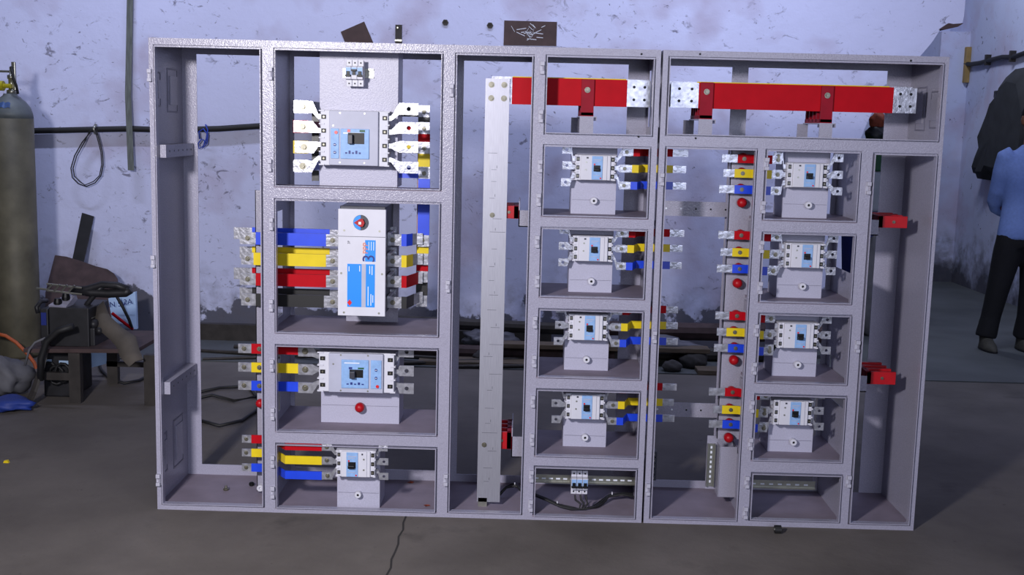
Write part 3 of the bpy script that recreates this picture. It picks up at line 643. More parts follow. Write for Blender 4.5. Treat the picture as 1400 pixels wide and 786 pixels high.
# riser bars between the two upper left compartments
for c, pt, pb, ph, i in (('blue',237,328,229,0), ('yellow',203,353,201,1), ('red',176,377,176,2), ('black',153,410,151,3)):
    y = .20+.03*i; xc = x_(580, pt, y); zt_ = at(580, pt-9, y).z; zb_ = at(575, pb+9, y).z; pc = at(580, pt, y); pd = at(575, pb, y)
    root = thing('riser_busbar', '%s-sleeved vertical riser bar at the right edge of the two upper left compartments' % c, 'busbar', (xc, y, zb_), 'riser bars')
    xl = x_(550, ph, y)
    MB().box(xc-.022, xc+.022, y-.004, y+.004, zb_, zt_).build('bar', TIN, root)
    MB().box(xc-.0232, xc+.0232, y-.0055, y+.0055, zb_+.046, zt_-.046).build('sleeve', SL[c], root)
    MB().box(xl-.02, xc+.01, y+.0056, y+.012, pc.z-.02, pc.z+.02).build('link_sleeve', SL[c], root)
    bolt(root, xc, y-.004, pc.z); bolt(root, xc-.003, y-.004, pd.z)
# bars running back from the main breaker's left terminals
for c, py in (('black',146), ('red',173), ('yellow',201), ('blue',227)):
    p = at(411, py, .092); xa = x_(402.5, py, .092) - (.004 if c in ('red', 'yellow') else 0); q = at(428, py+13, .16)
    root = thing('busbar', '%s-sleeved bar running back behind the left terminals of the large four-pole breaker' % c, 'busbar', (p.x, .2, p.z-.024), 'bars behind the main breaker')
    MB().box(xa, p.x+.03, .089, .096, p.z-.024, p.z+.024).build('bar', TIN if c in ('black', 'blue') else SL[c], root)
    MB().box(p.x+.022, p.x+.030, .096, .39, p.z-.022, p.z+.022).build('sleeve', SL[c], root)
    MB().box(p.x+.030, q.x+.022, .16, .168, q.z-.02, q.z+.02).build('link_sleeve', SBLK, root)
# third compartment, left
for c, py, n in (('red',477.5,'upper'), ('yellow',503,'middle'), ('blue',528,'lower')):
    y = .108; z = at(385, py, y).z
    r = busbar('%s-sleeved %s bar left of the large three-pole breaker' % (c, n), c, [(x_(326, py, y), y), (x_(427, py, y), y)], z, .036, x_(344, py, y), x_(408, py, y), .006, [x_(355, py, y), x_(334, py, y)], 'bars left of the three-pole breaker')
for c, py, n in (('red',609.5,'upper'), ('yellow',628.5,'middle'), ('blue',649,'lower')):
    y = .008; z = at(400, py, y).z
    busbar('%s-sleeved %s bar left of the small bottom-compartment breaker' % (c, n), c, [(x_(331, py, y+.08), y+.08), (x_(372, py, y+.03), y+.08), (x_(390, py, y), y), (x_(455, py, y), y)], z, .030, x_(344, py, y+.08), x_(440, py, y), .005, [x_(337, py, y+.08)], 'bars left of the bottom breaker')
p = at(356, 551, .135); insul(left, (p.x, .155, p.z), True, .95); p = at(356, 667, .135); insul(left, (p.x, .155, p.z), False, 1.0)
# bars from the column left of the joint, through into the tall compartment
tail = [[(941,209),(938,231.8),(938,253.5)],[(935.5,316),(933,340),(932,362.4)],[(927,423),(926.5,444.5),(926.5,466.7)],[(925,530),(921,552),(922,571)]]
s_in = [866,859.6,851,846.8]; s_out = [912,908,903,898]
for i in range(4):
    for j, c in enumerate(('red', 'yellow', 'blue')):
        ya, yb = .094, .16
        px, py = d_r[i][j]; tx, ty = tail[i][j]
        z = (at(px, py, ya).z+at(tx, ty, yb).z)/2 if j else at(tx, ty, yb).z
        z = at(px, py, ya).z
        xa = x_(px-6, py, ya); so = x_(s_out[i], ty, yb)+.022
        busbar('%s-sleeved bar crossing the dark joint from the %s small breaker compartment' % (c, ORD[i]), c, [(xa, ya), (x_(s_in[i]+9-2*j, py, ya), ya), (x_(s_in[i]+16-2*j, py, ya), yb), (x_(tx, ty, yb), yb)], z, .027,
               x_(s_in[i]-2*j, py, ya), so, .005, [x_(px, py, ya)], 'bars crossing the joint')
# bars on the right unit: from small breakers to the vertical support strip
e_s = [[(987,1008.5,1024.5,217),(989,1004,1024.5,237),(983,1004,1022,259)],[(982,1003.7,1021,321.6),(985,1001,1020,345),(980,1001,1019,367.5)],
       [(978,997,1016,431.7),(980,993,1014,454),(976,995,1014,476)],[(969,991,1010,536),(975,987,1009,560),(969,987.5,1008,580)]]
for i in range(4):
    for j, c in enumerate(('red', 'yellow', 'blue')):
        xa, xs, xe, py = e_s[i][j]; y = .125; ya = .079
        z = at((xs+xe)/2, py, y).z; bx, by = e_l[i][j]
        busbar('%s-sleeved bar on the drilled strip, feeding the %s small breaker right of the joint' % (c, ORD[i]), c, [(x_(xa, py, y), y), (x_(1027-6*i, py, y), y), (x_(1040-6*i, py, y)+.006, ya), (x_(bx+5, by, ya), ya)], z, .030,
               x_(xs, py, y), x_(bx-8, by, ya), .005, [x_((xs+xe)/2+1, py, y), x_(bx, by, ya)], 'bars on the drilled strip')
# the drilled strip itself, with its red insulators
ys = .178
a, b = at(1000, 210, ys), at(1028, 210, ys)
strip = MB().box(a.x, b.x+.02, ys, ys+.003, at(995, 600, ys).z, 1.46).box(a.x, a.x+.003, ys, ys+.03, at(995, 600, ys).z, 1.46).build('support_strip', PAINT2, right)
for i in range(4):
    for j in range(3):
        xa, xs, xe, py = e_s[i][j]; p = at((xs+xe)/2, py, ys-.03); insul(strip, (p.x, ys, p.z+.004), True, 1.0)
for px, py in ((1014,277),(1008,387),(1003,492),(996,598)):
    p = at(px, py, ys-.02); insul(strip, (p.x, ys, p.z), True, 1.05)
for pa, pb in (((908,288),(1003,287)), ((906,560),(998,562))):
    q0, q1 = at(*pa, .36), at(*pb, .36)
    rl = MB().box(XR+.004, 2.268, .36, .364, q1.z-.030, q1.z+.030).build('cross_rail', PAINT2, right)
    for k in range(5):
        x = 1.97+k*.06; MB().cyl((x, .3592, q1.z), 'y', .004, .001, 8).build('rail_hole', WPRINT if k < 2 else BLKP, rl)
# lower bracket with a vertical rail, and a terminal block opposite
y = .17; q0, q1, q2, q3 = at(967, 602, y+.05), at(981, 602, y+.03), at(1000, 672, y), at(965, 668, y+.05)
bk = MB(); bk.box(q0.x, q1.x+.004, y+.05, y+.053, q3.z, q0.z+.02); bk.box(q1.x+.002, q1.x+.005, y-.02, y+.05, q3.z-.01, q0.z-.005); bk.box(q1.x+.004, 2.268, y-.02, y-.017, q3.z-.01, q0.z-.005); bk.build('rail_bracket', PAINT2, right)
vr = MB().box(q0.x+.002, q0.x+.033, y+.046, y+.05, q3.z+.012, q0.z-.012).box(q0.x+.002, q0.x+.006, y+.036, y+.05, q3.z+.012, q0.z-.012).box(q0.x+.029, q0.x+.033, y+.036, y+.05, q3.z+.012, q0.z-.012).build('vertical_rail', STEEL, None, origin=(q0.x+.017, y+.05, q3.z+.012))
tag(vr, 'short slotted rail standing upright on the bracket below the red insulators', 'rail')
sm = MB()
for k in range(8):
    z = q3.z+.028+(q0.z-q3.z-.06)*k/7; sm.box(q0.x+.014, q0.x+.021, y+.0445, y+.046, z, z+.010)
sm.build('rail_slot', WPRINT, vr)
tb = thing('terminal_block', 'small dark terminal block low beside the dark joint', 'terminal block', (1.925, .2, at(900, 655, .2).z))
zt_ = at(900, 615, .2).z; zb_ = at(900, 655, .2).z
MB().box(1.897, 1.912, .17, .24, zb_-.03, zt_+.05).build('mounting_plate', DARKP, tb)
for k in range(5):
    z = zb_+(zt_-zb_)*k/5; bo = MB().box(1.912, 1.955, .18, .23, z, z+(zt_-zb_)/5-.003).build('terminal', DARKP, tb, bevel=.0015)
    for s in (0, 1): MB().cyl((1.922+s*.02, .1805, z+.01), 'y', .004, -.001, 8).build('terminal_screw', STEEL, bo)
# ------------------------------------------------------------------ top main bars and the tall aluminium bar
names4 = ['red', 'yellow', 'blue', 'black']
for k, c in enumerate(names4):
    y = .105+.055*k
    for seg, (pa, ps, pe, pz, p0y, p1y) in (('left', (672, 700, 857, 889, 108.5, 146)), ('right', (917, 955, 1221, 1253, 112, 150))):
        mid = ((pa+pz)/2)
        za = at(mid, 0, .105)
        if seg == 'left': zt_, zb_ = at(760, 107.5, .105).z, at(760, 143.5, .105).z
        else: zt_, zb_ = at(1085, 116.5, .105).z, at(1085, 151, .105).z
        X0, X1 = x_(pa, 128, .105), x_(pz, 130, .105)
        r = busbar('%s-sleeved main bar, %s, in the top compartment %s of the joint' % (c, ('frontmost of four', 'second of four deep', 'third of four deep', 'rearmost of four')[k], seg), c,
                   [(X0, y), (X1, y)], (zt_+zb_)/2-(.0 if k else 0)+(0, .0055, .004, .004)[k], zt_-zb_, x_(ps, 128, .105), x_(pe, 130, .105), .010, [], 'main bars '+seg)
        if k == 0:
            ends = [(pe, pz)] if seg == 'left' else [(pa, ps), (pe, pz)]
            for ea, eb in ends:
                xa, xb = x_(ea, 130, y), x_(eb, 130, y)
                for u in (.30, .75):
                    for v in (.27, .75):
                        MB().cyl((xa+(xb-xa)*u, y-.0058, zb_+(zt_-zb_)*v), 'y', .0055, .002, 10).build('bolt_hole', BLKP, r)
ya = .085
q0, q1 = at(664, 107, ya), at(697, 107, ya); zb_ = at(665, 686, ya).z
xa, xb = q0.x, q1.x
vb = thing('aluminium_busbar', 'tall bare aluminium bar standing in the narrow tall compartment', 'busbar', ((xa+xb)/2, ya, zb_))
MB().box(xa, xb, ya, ya+.010, zb_, q0.z).build('bar', ALU, vb)
for u in (.25, .78):
    for v in (.035, .085): bolt(vb, xa+(xb-xa)*u, ya, q0.z-v+.012, .0115)
for px, py in ((673, 294), (662, 608)):
    p = at(px, py, ya); bolt(vb, p.x, ya, p.z, .010)
pm = MB()
for i in range(22):
    z = 1.42-i*.062+random.uniform(-.015, .015); xs = xa+.012+random.uniform(0, .03); ln = random.choice((.02, .035, .06))
    pm.box(xs, min(xb-.003, xs+ln), ya-.0004, ya, z, z+.0012)
    if i % 2: pm.box(xs+.02, xs+.0215, ya-.0004, ya, z+.006, z+.016)
pm.build('pencil_mark', PENCIL, vb)
MB().box(xa+.005, xa+.04, ya+.0, ya+.06, .018, zb_+.016).build('foot_block', STEEL, vb)
# insulating supports of the main bars: red comb on a grey channel
def hsupport(label, pxf0, pxf1, pyt, pyb, bolt_py):
    yf_ = .088; a, b = at(pxf0, pyt, yf_), at(pxf1, pyt, yf_); zb_ = at(pxf0, pyb, yf_).z; zt_ = a.z+.002
    root = thing('bar_support', label, 'insulator', ((a.x+b.x)/2, .2, zb_-.07), 'red bar supports')
    for k in range(5):
        y = yf_+.055*k
        MB().box(a.x, b.x, y, y+.010 if k == 0 else y+.014, zb_, zt_ if k == 0 else zt_-.004).build('comb_finger', DRED, root, bevel=.001)
    MB().box(a.x, b.x, yf_, yf_+.24, zb_-.002, zb_+.012).build('comb_base', DRED, root)
    bo = at((pxf0+pxf1)/2-1, bolt_py, yf_); bolt(root, bo.x, yf_, bo.z, .011)
    cx0, cx1 = a.x-.004, b.x+.012
    zc = 1.49 if pxf0 < 900 else 1.474
    MB().box(cx0, cx1, yf_-.012, .34, zb_-.006, zb_-.002).box(cx0, cx1-.012, yf_-.012, yf_-.008, zc, zb_-.006).box(cx1-.003, cx1, yf_-.012, .34, zb_-.018, zb_-.006).box(cx0-.022, cx0+.02, .336, .34, zc, zb_-.006).build('support_channel', PAINT2, root)
    return root
hsupport('red bar support with bolt, in the top compartment left of the joint', 795.5, 813, 109, 158, 123)
hsupport('red bar support nearest the dark joint, in the top right compartment', 958.5, 976, 113, 162, 125.5)
hsupport('red bar support towards the right end of the top right compartment', 1124, 1140.5, 118, 167.5, 130.5)
def vsupport(label, px0, px1, pyt, pyb, side, xw):
    """comb reaching sideways from a channel fixed to a partition at x = xw"""
    yf_ = .10; a, b = at(px0, pyt, yf_), at(px1, pyb, yf_); x0, x1 = min(a.x, b.x), max(a.x, b.x); zt_, zb_ = a.z, b.z
    root = thing('bar_support', label, 'insulator', ((x0+x1)/2, .2, zb_), 'red bar supports')
    for k in range(4): MB().box(x0, x1, yf_+.06*k, yf_+.06*k+.014, zb_, zt_).build('comb_finger', RRED, root, bevel=.001)
    xs = (x1-.018, x1) if side < 0 else (x0, x0+.018)
    MB().box(xs[0], xs[1], yf_, yf_+.20, zb_, zt_).build('comb_base', DRED, root)
    bolt(root, (x0+x1)/2+.004, yf_, (zt_+zb_)/2, .006)
    c0, c1 = (x1, xw) if side < 0 else (xw, x0)
    MB().box(c0, c1, yf_-.01, yf_-.006, zb_-.03, zt_-.015).box(c0, c0+.004, yf_-.01, yf_+.22, zb_-.03, zt_+.02).box(c0, c1, yf_-.01, yf_+.22, zb_-.03, zb_-.026).build('support_channel', PAINT2, root)
    return root
vsupport('red bar support behind the upper half of the tall aluminium bar', 680, 709, 281, 299, -1, 1.438)
vsupport('red bar support behind the foot end of the tall aluminium bar', 670, 699, 590, 614, -1, 1.438)
vsupport('upper red bar support in the far right tall compartment', 1201, 1240, 295, 312, 1, 2.663)
vsupport('lower red bar support in the far right tall compartment', 1185, 1224, 508, 526, 1, 2.663)
#==JUNK==
# ------------------------------------------------------------------ loose bits on the cabinet floor
p = at(309, 666, .22); p = ground(309, 670, .018)
o = MB().lathe([(.010, 0), (.012, .003), (.012, .008), (.006, .010), (.004, .020)], p, n=12).build('loose_bolt', BRASS, origin=p); tag(o, 'small brass-coloured bolt lying on the cabinet floor', 'bolt')
p = ground(344, 664, .018); o = MB().lathe([(.008, 0), (.011, .004), (.011, .012), (.006, .016)], p, n=12).build('black_bung', BLKP, origin=p); tag(o, 'small black plastic bung lying near the bar ends on the cabinet floor', 'bung')
for (px, py), nm in (((561, 660), 'reddish dry scrap on the cabinet floor under the terminal tabs'), ((583, 692), 'brown dry scrap at the front corner of the cabinet floor')):
    p = ground(px, py, .018); mb = MB()
    for k in range(7):
        a = k*.9; d = Vector((math.cos(a), math.sin(a), 0))*random.uniform(.008, .018); t = Vector((-d.y, d.x, 0))*.35
        mb.add([p, p+d*.5+t+Vector((0, 0, .006)), p+d+Vector((0, 0, .003)), p+d*.5-t+Vector((0, 0, .004))], [(0, 1, 2, 3)])
    o = mb.build('dry_scrap', LEAF, origin=p); tag(o, nm, 'scrap')
p = ground(1063, 729); o = thing('caster_wheel', 'small dark roller under the front edge of the right unit', 'roller', p)
MB().cyl((p.x-.012, p.y, .016), 'x', .016, .024, 14).build('wheel', RUBBER, o); MB().cyl((p.x-.014, p.y, .016), 'x', .006, .028, 10).build('axle', STEEL, o)
p = ground(8, 633); o = MB().prism([(p.x-.012, 0), (p.x+.012, 0), (p.x+.006, .012), (p.x-.008, .01)], p.y, p.y+.014).build('yellow_chip', SYEL, origin=(p.x, p.y, 0)); tag(o, 'tiny yellow chip on the concrete floor at the far left', 'chip')

# ------------------------------------------------------------------ things on the back wall
def onwall(px, py, off=.0): return at(px, py, YW-off)
def plate(nm, label, cat, pts, m_, t=.006):
    q = [onwall(*p) for p in pts]; c = sum(q, Vector())/len(q)
    o = MB().prism([(v.x, v.z) for v in q], YW-t, YW).build(nm, m_, origin=(c.x, YW, min(v.z for v in q))); tag(o, label, cat); return o
plate('anchor_plate', 'tilted square brown steel plate on the wall above the cabinet', 'plate', [(466,43.5),(498,29.5),(512,62),(506,80),(480,78)], BROWN)
ap = plate('anchor_plate', 'rectangular brown steel plate on the wall with pale scratches', 'plate', [(689.5,28),(761.5,30),(760.5,63),(688.5,62)], BROWN)
sc = MB()
for i in range(26):
    q = onwall(random.gauss(724, 10), random.gauss(45, 5), .0065); a = random.uniform(0, 3.1); d = Vector((math.cos(a), 0, math.sin(a)))*random.uniform(.01, .035)
    sc.add([q-d, q+d, q+d+Vector((0, 0, .004)), q-d+Vector((0, 0, .004))], [(0, 1, 2, 3)])
sc.build('chalk_scratch', WPRINT, ap)
o = thing('wall_clip', 'small upright metal clip on the wall between the two brown plates', 'clip', onwall(545, 60))
q0, q1 = onwall(541, 34), onwall(549.5, 62)
MB().box(q0.x, q1.x, YW-.02, YW, q1.z, q0.z).build('clip_body', IRON, o); MB().box(q0.x-.002, q1.x+.002, YW-.026, YW, q1.z+.025, q1.z+.037).build('clip_band', STEEL, o)
MB().cyl((q0.x+.015, YW-.02, q0.z-.02), 'y', .006, -.004, 8).build('clip_screw', STEEL, o)
for (px, py, nm) in ((609, 31, 'rusty anchor stub on the wall left of the hexagonal one'), (670, 35, 'hexagonal rusty anchor ring on the wall beside the rectangular plate')):
    q = onwall(px, py); o = MB().lathe([(.022, 0), (.022, -.012), (.013, -.012), (.013, -.002), (.0005, -.002)], q, 'y', 6).build('wall_anchor', IRON, origin=q); tag(o, nm, 'anchor')
st = [onwall(178, -25, .03), onwall(176.5, 60, .035), onwall(175, 130, .06), onwall(179, 233, .10)]
mb = MB(); vs_ = []
for q in st: vs_ += [q+Vector((-.021, 0, 0)), q+Vector((.021, 0, 0)), q+Vector((.021, .003, 0)), q+Vector((-.021, .003, 0))]
mb.add(vs_, [(0,1,2,3), (15,14,13,12)]+[(4*i+j, 4*i+(j+1) % 4, 4*i+4+(j+1) % 4, 4*i+4+j) for i in range(3) for j in range(4)])
o = mb.build('metal_strip', GREYST, origin=st[-1]); tag(o, 'long flat grey metal strip hanging down the wall at the upper left', 'strip')
q = onwall(183, 2, .02); 
pp = [onwall(px, py, .035) for px, py in ((-20,180),(40,179),(90,178),(130,177),(180,176),(230,178),(300,176),(360,172),(420,173),(480,176))]
o = MB().tube(pp, .021, 10).build('black_cable', RUBBER, smooth=True, origin=pp[3]); tag(o, 'thick black cable strung along the back wall', 'cable')
lp = [(131,174),(124,180),(112,195),(102,213),(97,230),(99,243),(107,251),(118,255),(130,250),(138,240),(141,225),(140,208),(136,192),(132,178),(130,172)]
o = thing('wire_loop', 'thin black wire loop hanging from the thick wall cable', 'wire', onwall(118, 255, .07))
MB().tube([onwall(a, b, .07) for a, b in lp], .004, 6).build('wire', RUBBER, o, True)
MB().tube([onwall(a+(3 if a < 118 else -2), b+(-2 if b > 240 else 0), .075) for a, b in lp], .0035, 6).build('wire', RUBBER, o, True)
MB().tube([onwall(131, 170, .06), onwall(128, 176, .085), onwall(130, 183, .07)], .009, 7).build('tie_knot', STEEL, o, True)
bc = [(281,170),(284,178),(282,190),(278,200),(272,203),(271,196),(276,190),(280,193),(277,203),(283,196),(284,184),(278,176),(272,180),(273,190)]
o = MB().tube([onwall(a, b, .06+.004*(i % 3)) for i, (a, b) in enumerate(bc)], .005, 6).build('blue_rope', BCORD, smooth=True, origin=onwall(277, 203, .06)); tag(o, 'blue rope tied in a knot around the wall cable', 'rope')

# ------------------------------------------------------------------ gas cylinder
cb = at(27, 480, 2.75); cx, cy = cb.x, 2.75; r = .128
q = at(27, 160, 2.75).z; zsh = at(27, 162, 2.75).z; zn = at(27, 131, 2.75).z; ztop = at(27, 97, 2.75).z
gc = thing('gas_cylinder', 'tall dull steel gas cylinder with grey shoulder and brass valve', 'gas cylinder', (cx, cy, 0))
MB().lathe([(r*.93, 0), (r, .02), (r, zsh)], (cx, cy, 0), n=32).build('cylinder_body', CYLM, gc, True)
pr_ = [(r, zsh)]+[(r*math.cos(t)*.78+r*.22*(1-t/1.5708)*0+.03*(t/1.5708), zsh+(zn-zsh)*math.sin(t)) for t in [i*math.pi/2/7 for i in range(8)]]
pr_[1] = (r*.985, zsh+.012)
pr_ = [(r, zsh), (r*.97, zsh+(zn-zsh)*.25), (r*.87, zsh+(zn-zsh)*.5), (r*.70, zsh+(zn-zsh)*.72), (r*.48, zsh+(zn-zsh)*.90), (r*.34, zn), (r*.30, zn+.012), (.02, zn+.012)]
MB().lathe(pr_, (cx, cy, 0), n=32).build('shoulder', CYLT, gc, True)
mb = MB(); vs_ = []
for i in range(9):
    a = math.radians(-115+i*6)
    for k, (rr, zz) in enumerate(((r*.905, zsh+(zn-zsh)*.46), (r*.74, zsh+(zn-zsh)*.70))):
        vs_.append((cx+rr*math.cos(a), cy+rr*math.sin(a), zz+.004*math.sin(i*2.1)))
mb.add(vs_, [(2*i, 2*i+1, 2*i+3, 2*i+2) for i in range(8)]); mb.build('blue_paint_mark', CYLB, gc)
vz = zn+.012
vv = MB().lathe([(.030, vz), (.030, vz+.02), (.018, vz+.025), (.018, vz+.085), (.024, vz+.09), (.024, vz+.11), (.010, vz+.115), (.010, vz+.16)], (cx+.01, cy, 0), n=14).build('valve', STEEL, gc, True)
MB().cyl((cx-.085, cy-.03, vz+.045), 'x', .030, .06, 12).cyl((cx-.03, cy-.03, vz+.045), 'x', .014, .05, 10).build('valve_cap', YBRASS, vv)
MB().box(cx+.02, cx+.042, cy-.02, cy+.0, vz+.02, vz+.19).build('valve_bracket', STEEL, vv, bevel=.003)
MB().cyl((cx-.3, cy-.02, vz+.132), 'x', .007, .31, 8).build('valve_rod', STEEL, vv)
MB().tube([(cx+.03, cy-.04, vz+.16), (cx+.045, cy-.06, vz+.10), (cx+.06, cy-.05, vz+.05), (cx+.06, cy-.03, vz)], .008, 7).build('safety_chain', RUBBER, vv, True)
hp = [ground(-5, 455, .42), (cx+.02, cy-.25, .40), (cx+.12, cy-.28, .33), (cx+.20, cy-.28, .22), (cx+.22, cy-.26, .12)]
hp = [at(a, b, 2.4) for a, b in ((-10,455),(8,459),(22,468),(36,482),(47,496),(52,512),(50,530),(44,545))]
o = MB().tube(hp, .011, 8).build('rubber_hose', OHOSE, smooth=True, origin=hp[-1]); tag(o, 'orange-brown hose curving down past the gas cylinder', 'hose')
# grey sack and blue tarp at the cylinder's foot
def lump(nm, label, cat, c, rx, ry, rz, m_, seed, amp=.18):
    bm = bmesh.new(); bmesh.ops.create_icosphere(bm, subdivisions=3, radius=1); rr = random.Random(seed); ph = [rr.uniform(0, 6) for _ in range(6)]
    for v in bm.verts:
        d = 1+amp*(math.sin(v.co.x*4+ph[0])*math.sin(v.co.y*5+ph[1])+.6*math.sin(v.co.z*7+ph[2]+v.co.x*6)+.4*math.sin(v.co.y*11+ph[3]))
        v.co = Vector((v.co.x*rx*d, v.co.y*ry*d, max(v.co.z, -.75)*rz*d+rz*.75))
    zmin = min(v.co.z for v in bm.verts)
    for v in bm.verts: v.co.z -= zmin
    me = bpy.data.meshes.new(nm); bm.to_mesh(me); bm.free(); me.materials.append(m_); me.shade_smooth()
    o = bpy.data.objects.new(nm, me); COL.objects.link(o); o.location = c; tag(o, label, cat); return o
g = ground(8, 548); lump('grey_sack', 'crumpled grey sack heaped at the lower left beside the gas cylinder', 'sack', (g.x-.06, g.y+.12, 0), .13, .13, .105, SACK, 3)
g = ground(10, 560); lump('blue_tarp', 'bunched blue tarp on the floor in front of the grey sack', 'tarp', (g.x, g.y, 0), .13, .09, .035, BTARP, 8)

# ------------------------------------------------------------------ welding bench and what stands on it
YB = 1.85
b0, b1 = ground(38, 553), ground(107, 548)
zt_ = at(110, 478, 1.60).z
XA, XB = at(40, 480, 1.65).x, at(212, 470, 1.90).x
bench = thing('work_bench', 'low rough steel work bench beside the gas cylinder', 'bench', ((XA+XB)/2, 1.80, 0))
MB().add([(XA, 1.58, zt_-.02), (XB, 1.60, zt_-.01), (XB, 2.15, zt_-.01), (XA, 2.13, zt_-.02), (XA, 1.58, zt_), (XB, 1.60, zt_+.01), (XB, 2.15, zt_+.01), (XA, 2.13, zt_)], [(0,1,5,4),(1,2,6,5),(2,3,7,6),(3,0,4,7),(4,5,6,7),(3,2,1,0)]).build('bench_top', RUST, bench)
for x, y in ((at(104, 520, 1.62).x, 1.62), (at(206, 510, 1.62).x, 1.62), (at(155, 500, 2.08).x, 2.08), (XA+.05, 2.08)):
    MB().box(x-.03, x+.03, y-.02, y+.02, 0, zt_-.02).build('leg', IRON, bench)
MB().tube([at(62, 478, 1.60), at(56, 505, 1.56), at(46, 535, 1.50), ground(38, 556)+Vector((0, 0, .01))], .020, 6, (1, .5)).build('leg', IRON, bench)
MB().box(XA+.05, at(104, 520, 1.62).x, 1.61, 1.64, .12, .16).build('stretcher', IRON, bench)
MB().box(at(104, 520, 1.62).x, XB-.05, 2.06, 2.09, .10, .13).build('stretcher', IRON, bench)
# welding machine on the bench
def pbox(px0, px1, py0, py1, y, dep):
    a, b = at(px0, py0, y), at(px1, py1, y); return a.x, b.x, y, y+dep, b.z, a.z
wm = thing('welding_machine', 'black open-topped welding machine standing on the bench', 'machine', (at(95, 470, 1.70).x, 1.80, zt_))
x0, x1, y0, y1, z0, z1 = pbox(66, 122, 420, 468, 1.66, .30); z0 = zt_
MB().box(x0, x1, y0, y1, z0, z1).build('machine_case', BLKM, wm, bevel=.006)
cp = MB(); p = [at(66, 417, 1.66), at(90, 402, 1.80), at(104, 402, 1.80), at(90, 420, 1.66)]
cp.add([v for v in p]+[v+Vector((0, .02, -.03)) for v in p], [(0,1,2,3),(7,6,5,4),(0,4,5,1),(1,5,6,2),(2,6,7,3),(3,7,4,0)]); cpo = cp.build('control_panel', PAINT2, wm)
for px, py, y in ((79, 413, 1.69), (90, 406, 1.74)):
    q = at(px, py, y); MB().lathe([(.022, -.03), (.022, .0), (.016, .02)], q, 'z', 12).build('control_knob', BLKP, cpo)
MB().tube([at(52, 428, 1.72), at(50, 420, 1.72), at(56, 412, 1.75), at(64, 411, 1.80)], .012, 7).build('carry_handle', BLKM, wm, True)
x0, x1, y0, y1, z0, z1 = pbox(54, 66, 422, 447, 1.70, .2); MB().box(x0, x1, y0, y1, zt_, z1).build('side_unit', BLKM, wm, bevel=.006)
MB().box(x0+.008, x1-.008, y0-.004, y0, z0+.01, z1-.02).build('side_label', NAVY, wm)
for k in range(3):
    q = at(118+k*8, 435+k*9, 1.70); MB().cyl((q.x, q.y, q.z), 'y', .028-.004*k, .12, 12).build('coil', STEEL if k == 0 else BLKM, wm, True)
x0, x1, y0, y1, z0, z1 = pbox(104, 130, 448, 470, 1.68, .25); MB().box(x0, x1, y0, y1, zt_, z1).build('motor_base', BLKM, wm, bevel=.008)
# torch handles, rods and strips lying over the machine
o = thing('lattice_strip', 'grey lattice strip lying across the top of the welding machine', 'strip', at(85, 400, 1.72))
q0, q1 = at(52, 393, 1.72), at(118, 398, 1.72)
for dz in (0, .035): MB().tube([at(64, 397, 1.70)+Vector((0, 0, dz)), at(112, 400, 1.74)+Vector((0, 0, dz-.01))], .006, 6).build('rail', STEEL, o)
for k in range(4): MB().tube([at(64+10*k, 397+k*.6, 1.70), at(72+10*k, 397+k*.6, 1.70)+Vector((0, 0, .034))], .005, 6).build('brace', STEEL, o)
MB().tube([at(50, 394, 1.70), at(66, 396, 1.70)], .006, 6).build('rod_end', STEEL, o)
for lab, pts, rr in (('dark gun-shaped torch handle resting on top of the machine, pointing right', ((98,398),(120,395),(140,389),(160,390),(176,396)), .020),
                     ('grey tube slanting across the machine top', ((108,432),(122,412),(135,396),(140,392)), .015),
                     ('thick black hose end lying along the back of the machine top', ((104,396),(125,400),(150,401),(172,400),(178,396)), .024)):
    pp = [at(a, b, 1.78) for a, b in pts]; o = MB().tube(pp, rr, 9).build('torch_handle', BLKM, smooth=True, origin=pp[0]); tag(o, lab, 'torch')
# drooping sheet over the bench front
cs = [(142,412),(150,432),(168,449),(186,461),(191,480),(196,492)]; ce = [(122,436),(137,452),(153,466),(160,475),(165,489),(177,502)]
mb = MB(); 
for i in range(6):
    y = 1.80-.05*i; a_, b_ = at(*cs[i], y), at(*ce[i], y-.03)
    mb.v += [tuple(a_), tuple((a_+b_)/2+Vector((0, -.012*(i % 2), .012))), tuple(b_)]
mb.f += [(3*i+j, 3*i+j+1, 3*i+4+j, 3*i+3+j) for i in range(5) for j in range(2)]
o = mb.build('canvas_sheet', CANV, smooth=True, origin=at(184, 490, 1.60)); tag(o, 'stiff brown sheet drooping over the front edge of the bench', 'sheet')
sm_ = o.modifiers.new('solid', 'SOLIDIFY'); sm_.thickness = .006
# leaning things behind the bench
def leaner(nm, label, cat, pts, y_top, y_bot, m_, t):
    ys_ = [y_top if k else y_bot for k in range(len(pts))]
    zs = [p[1] for p in pts]; lo, hi = max(zs), min(zs)
    q = [at(px, py, y_bot+(y_top-y_bot)*(lo-py)/(lo-hi)) for px, py in pts]; n_ = len(q); dv = Vector((0, t, 0)); c = Vector((sum(v.x for v in q)/n_, sum(v.y for v in q)/n_, min(v.z for v in q)))
    o = MB().add([v for v in q]+[v+dv for v in q], [tuple(range(n_)), tuple(range(2*n_-1, n_-1, -1))]+[(i, (i+1) % n_, n_+(i+1) % n_, n_+i) for i in range(n_)]).build(nm, m_, origin=c); tag(o, label, cat); return o
leaner('flat_bar', 'dark flat bar leaning against the wall behind the bench', 'bar', [(112,291),(128,296),(111,372),(96,368)], 3.55, 3.40, BLKM, .012)
leaner('rusty_plate', 'rounded brown steel plate leaning on the wall behind the machine', 'plate', [(62,400),(68,376),(75,349),(90,351),(110,357),(130,364),(146,368),(155,374),(160,381),(161,390),(158,470),(62,480)], 3.40, 3.0, RUST, .01)
lb = leaner('printed_sheet', 'light blue printed board leaning behind the bench', 'board', [(148,408),(185,399),(187,450),(155,448)], 3.1, 2.95, LBLUE, .03)
p = at(160, 416, 3.0)
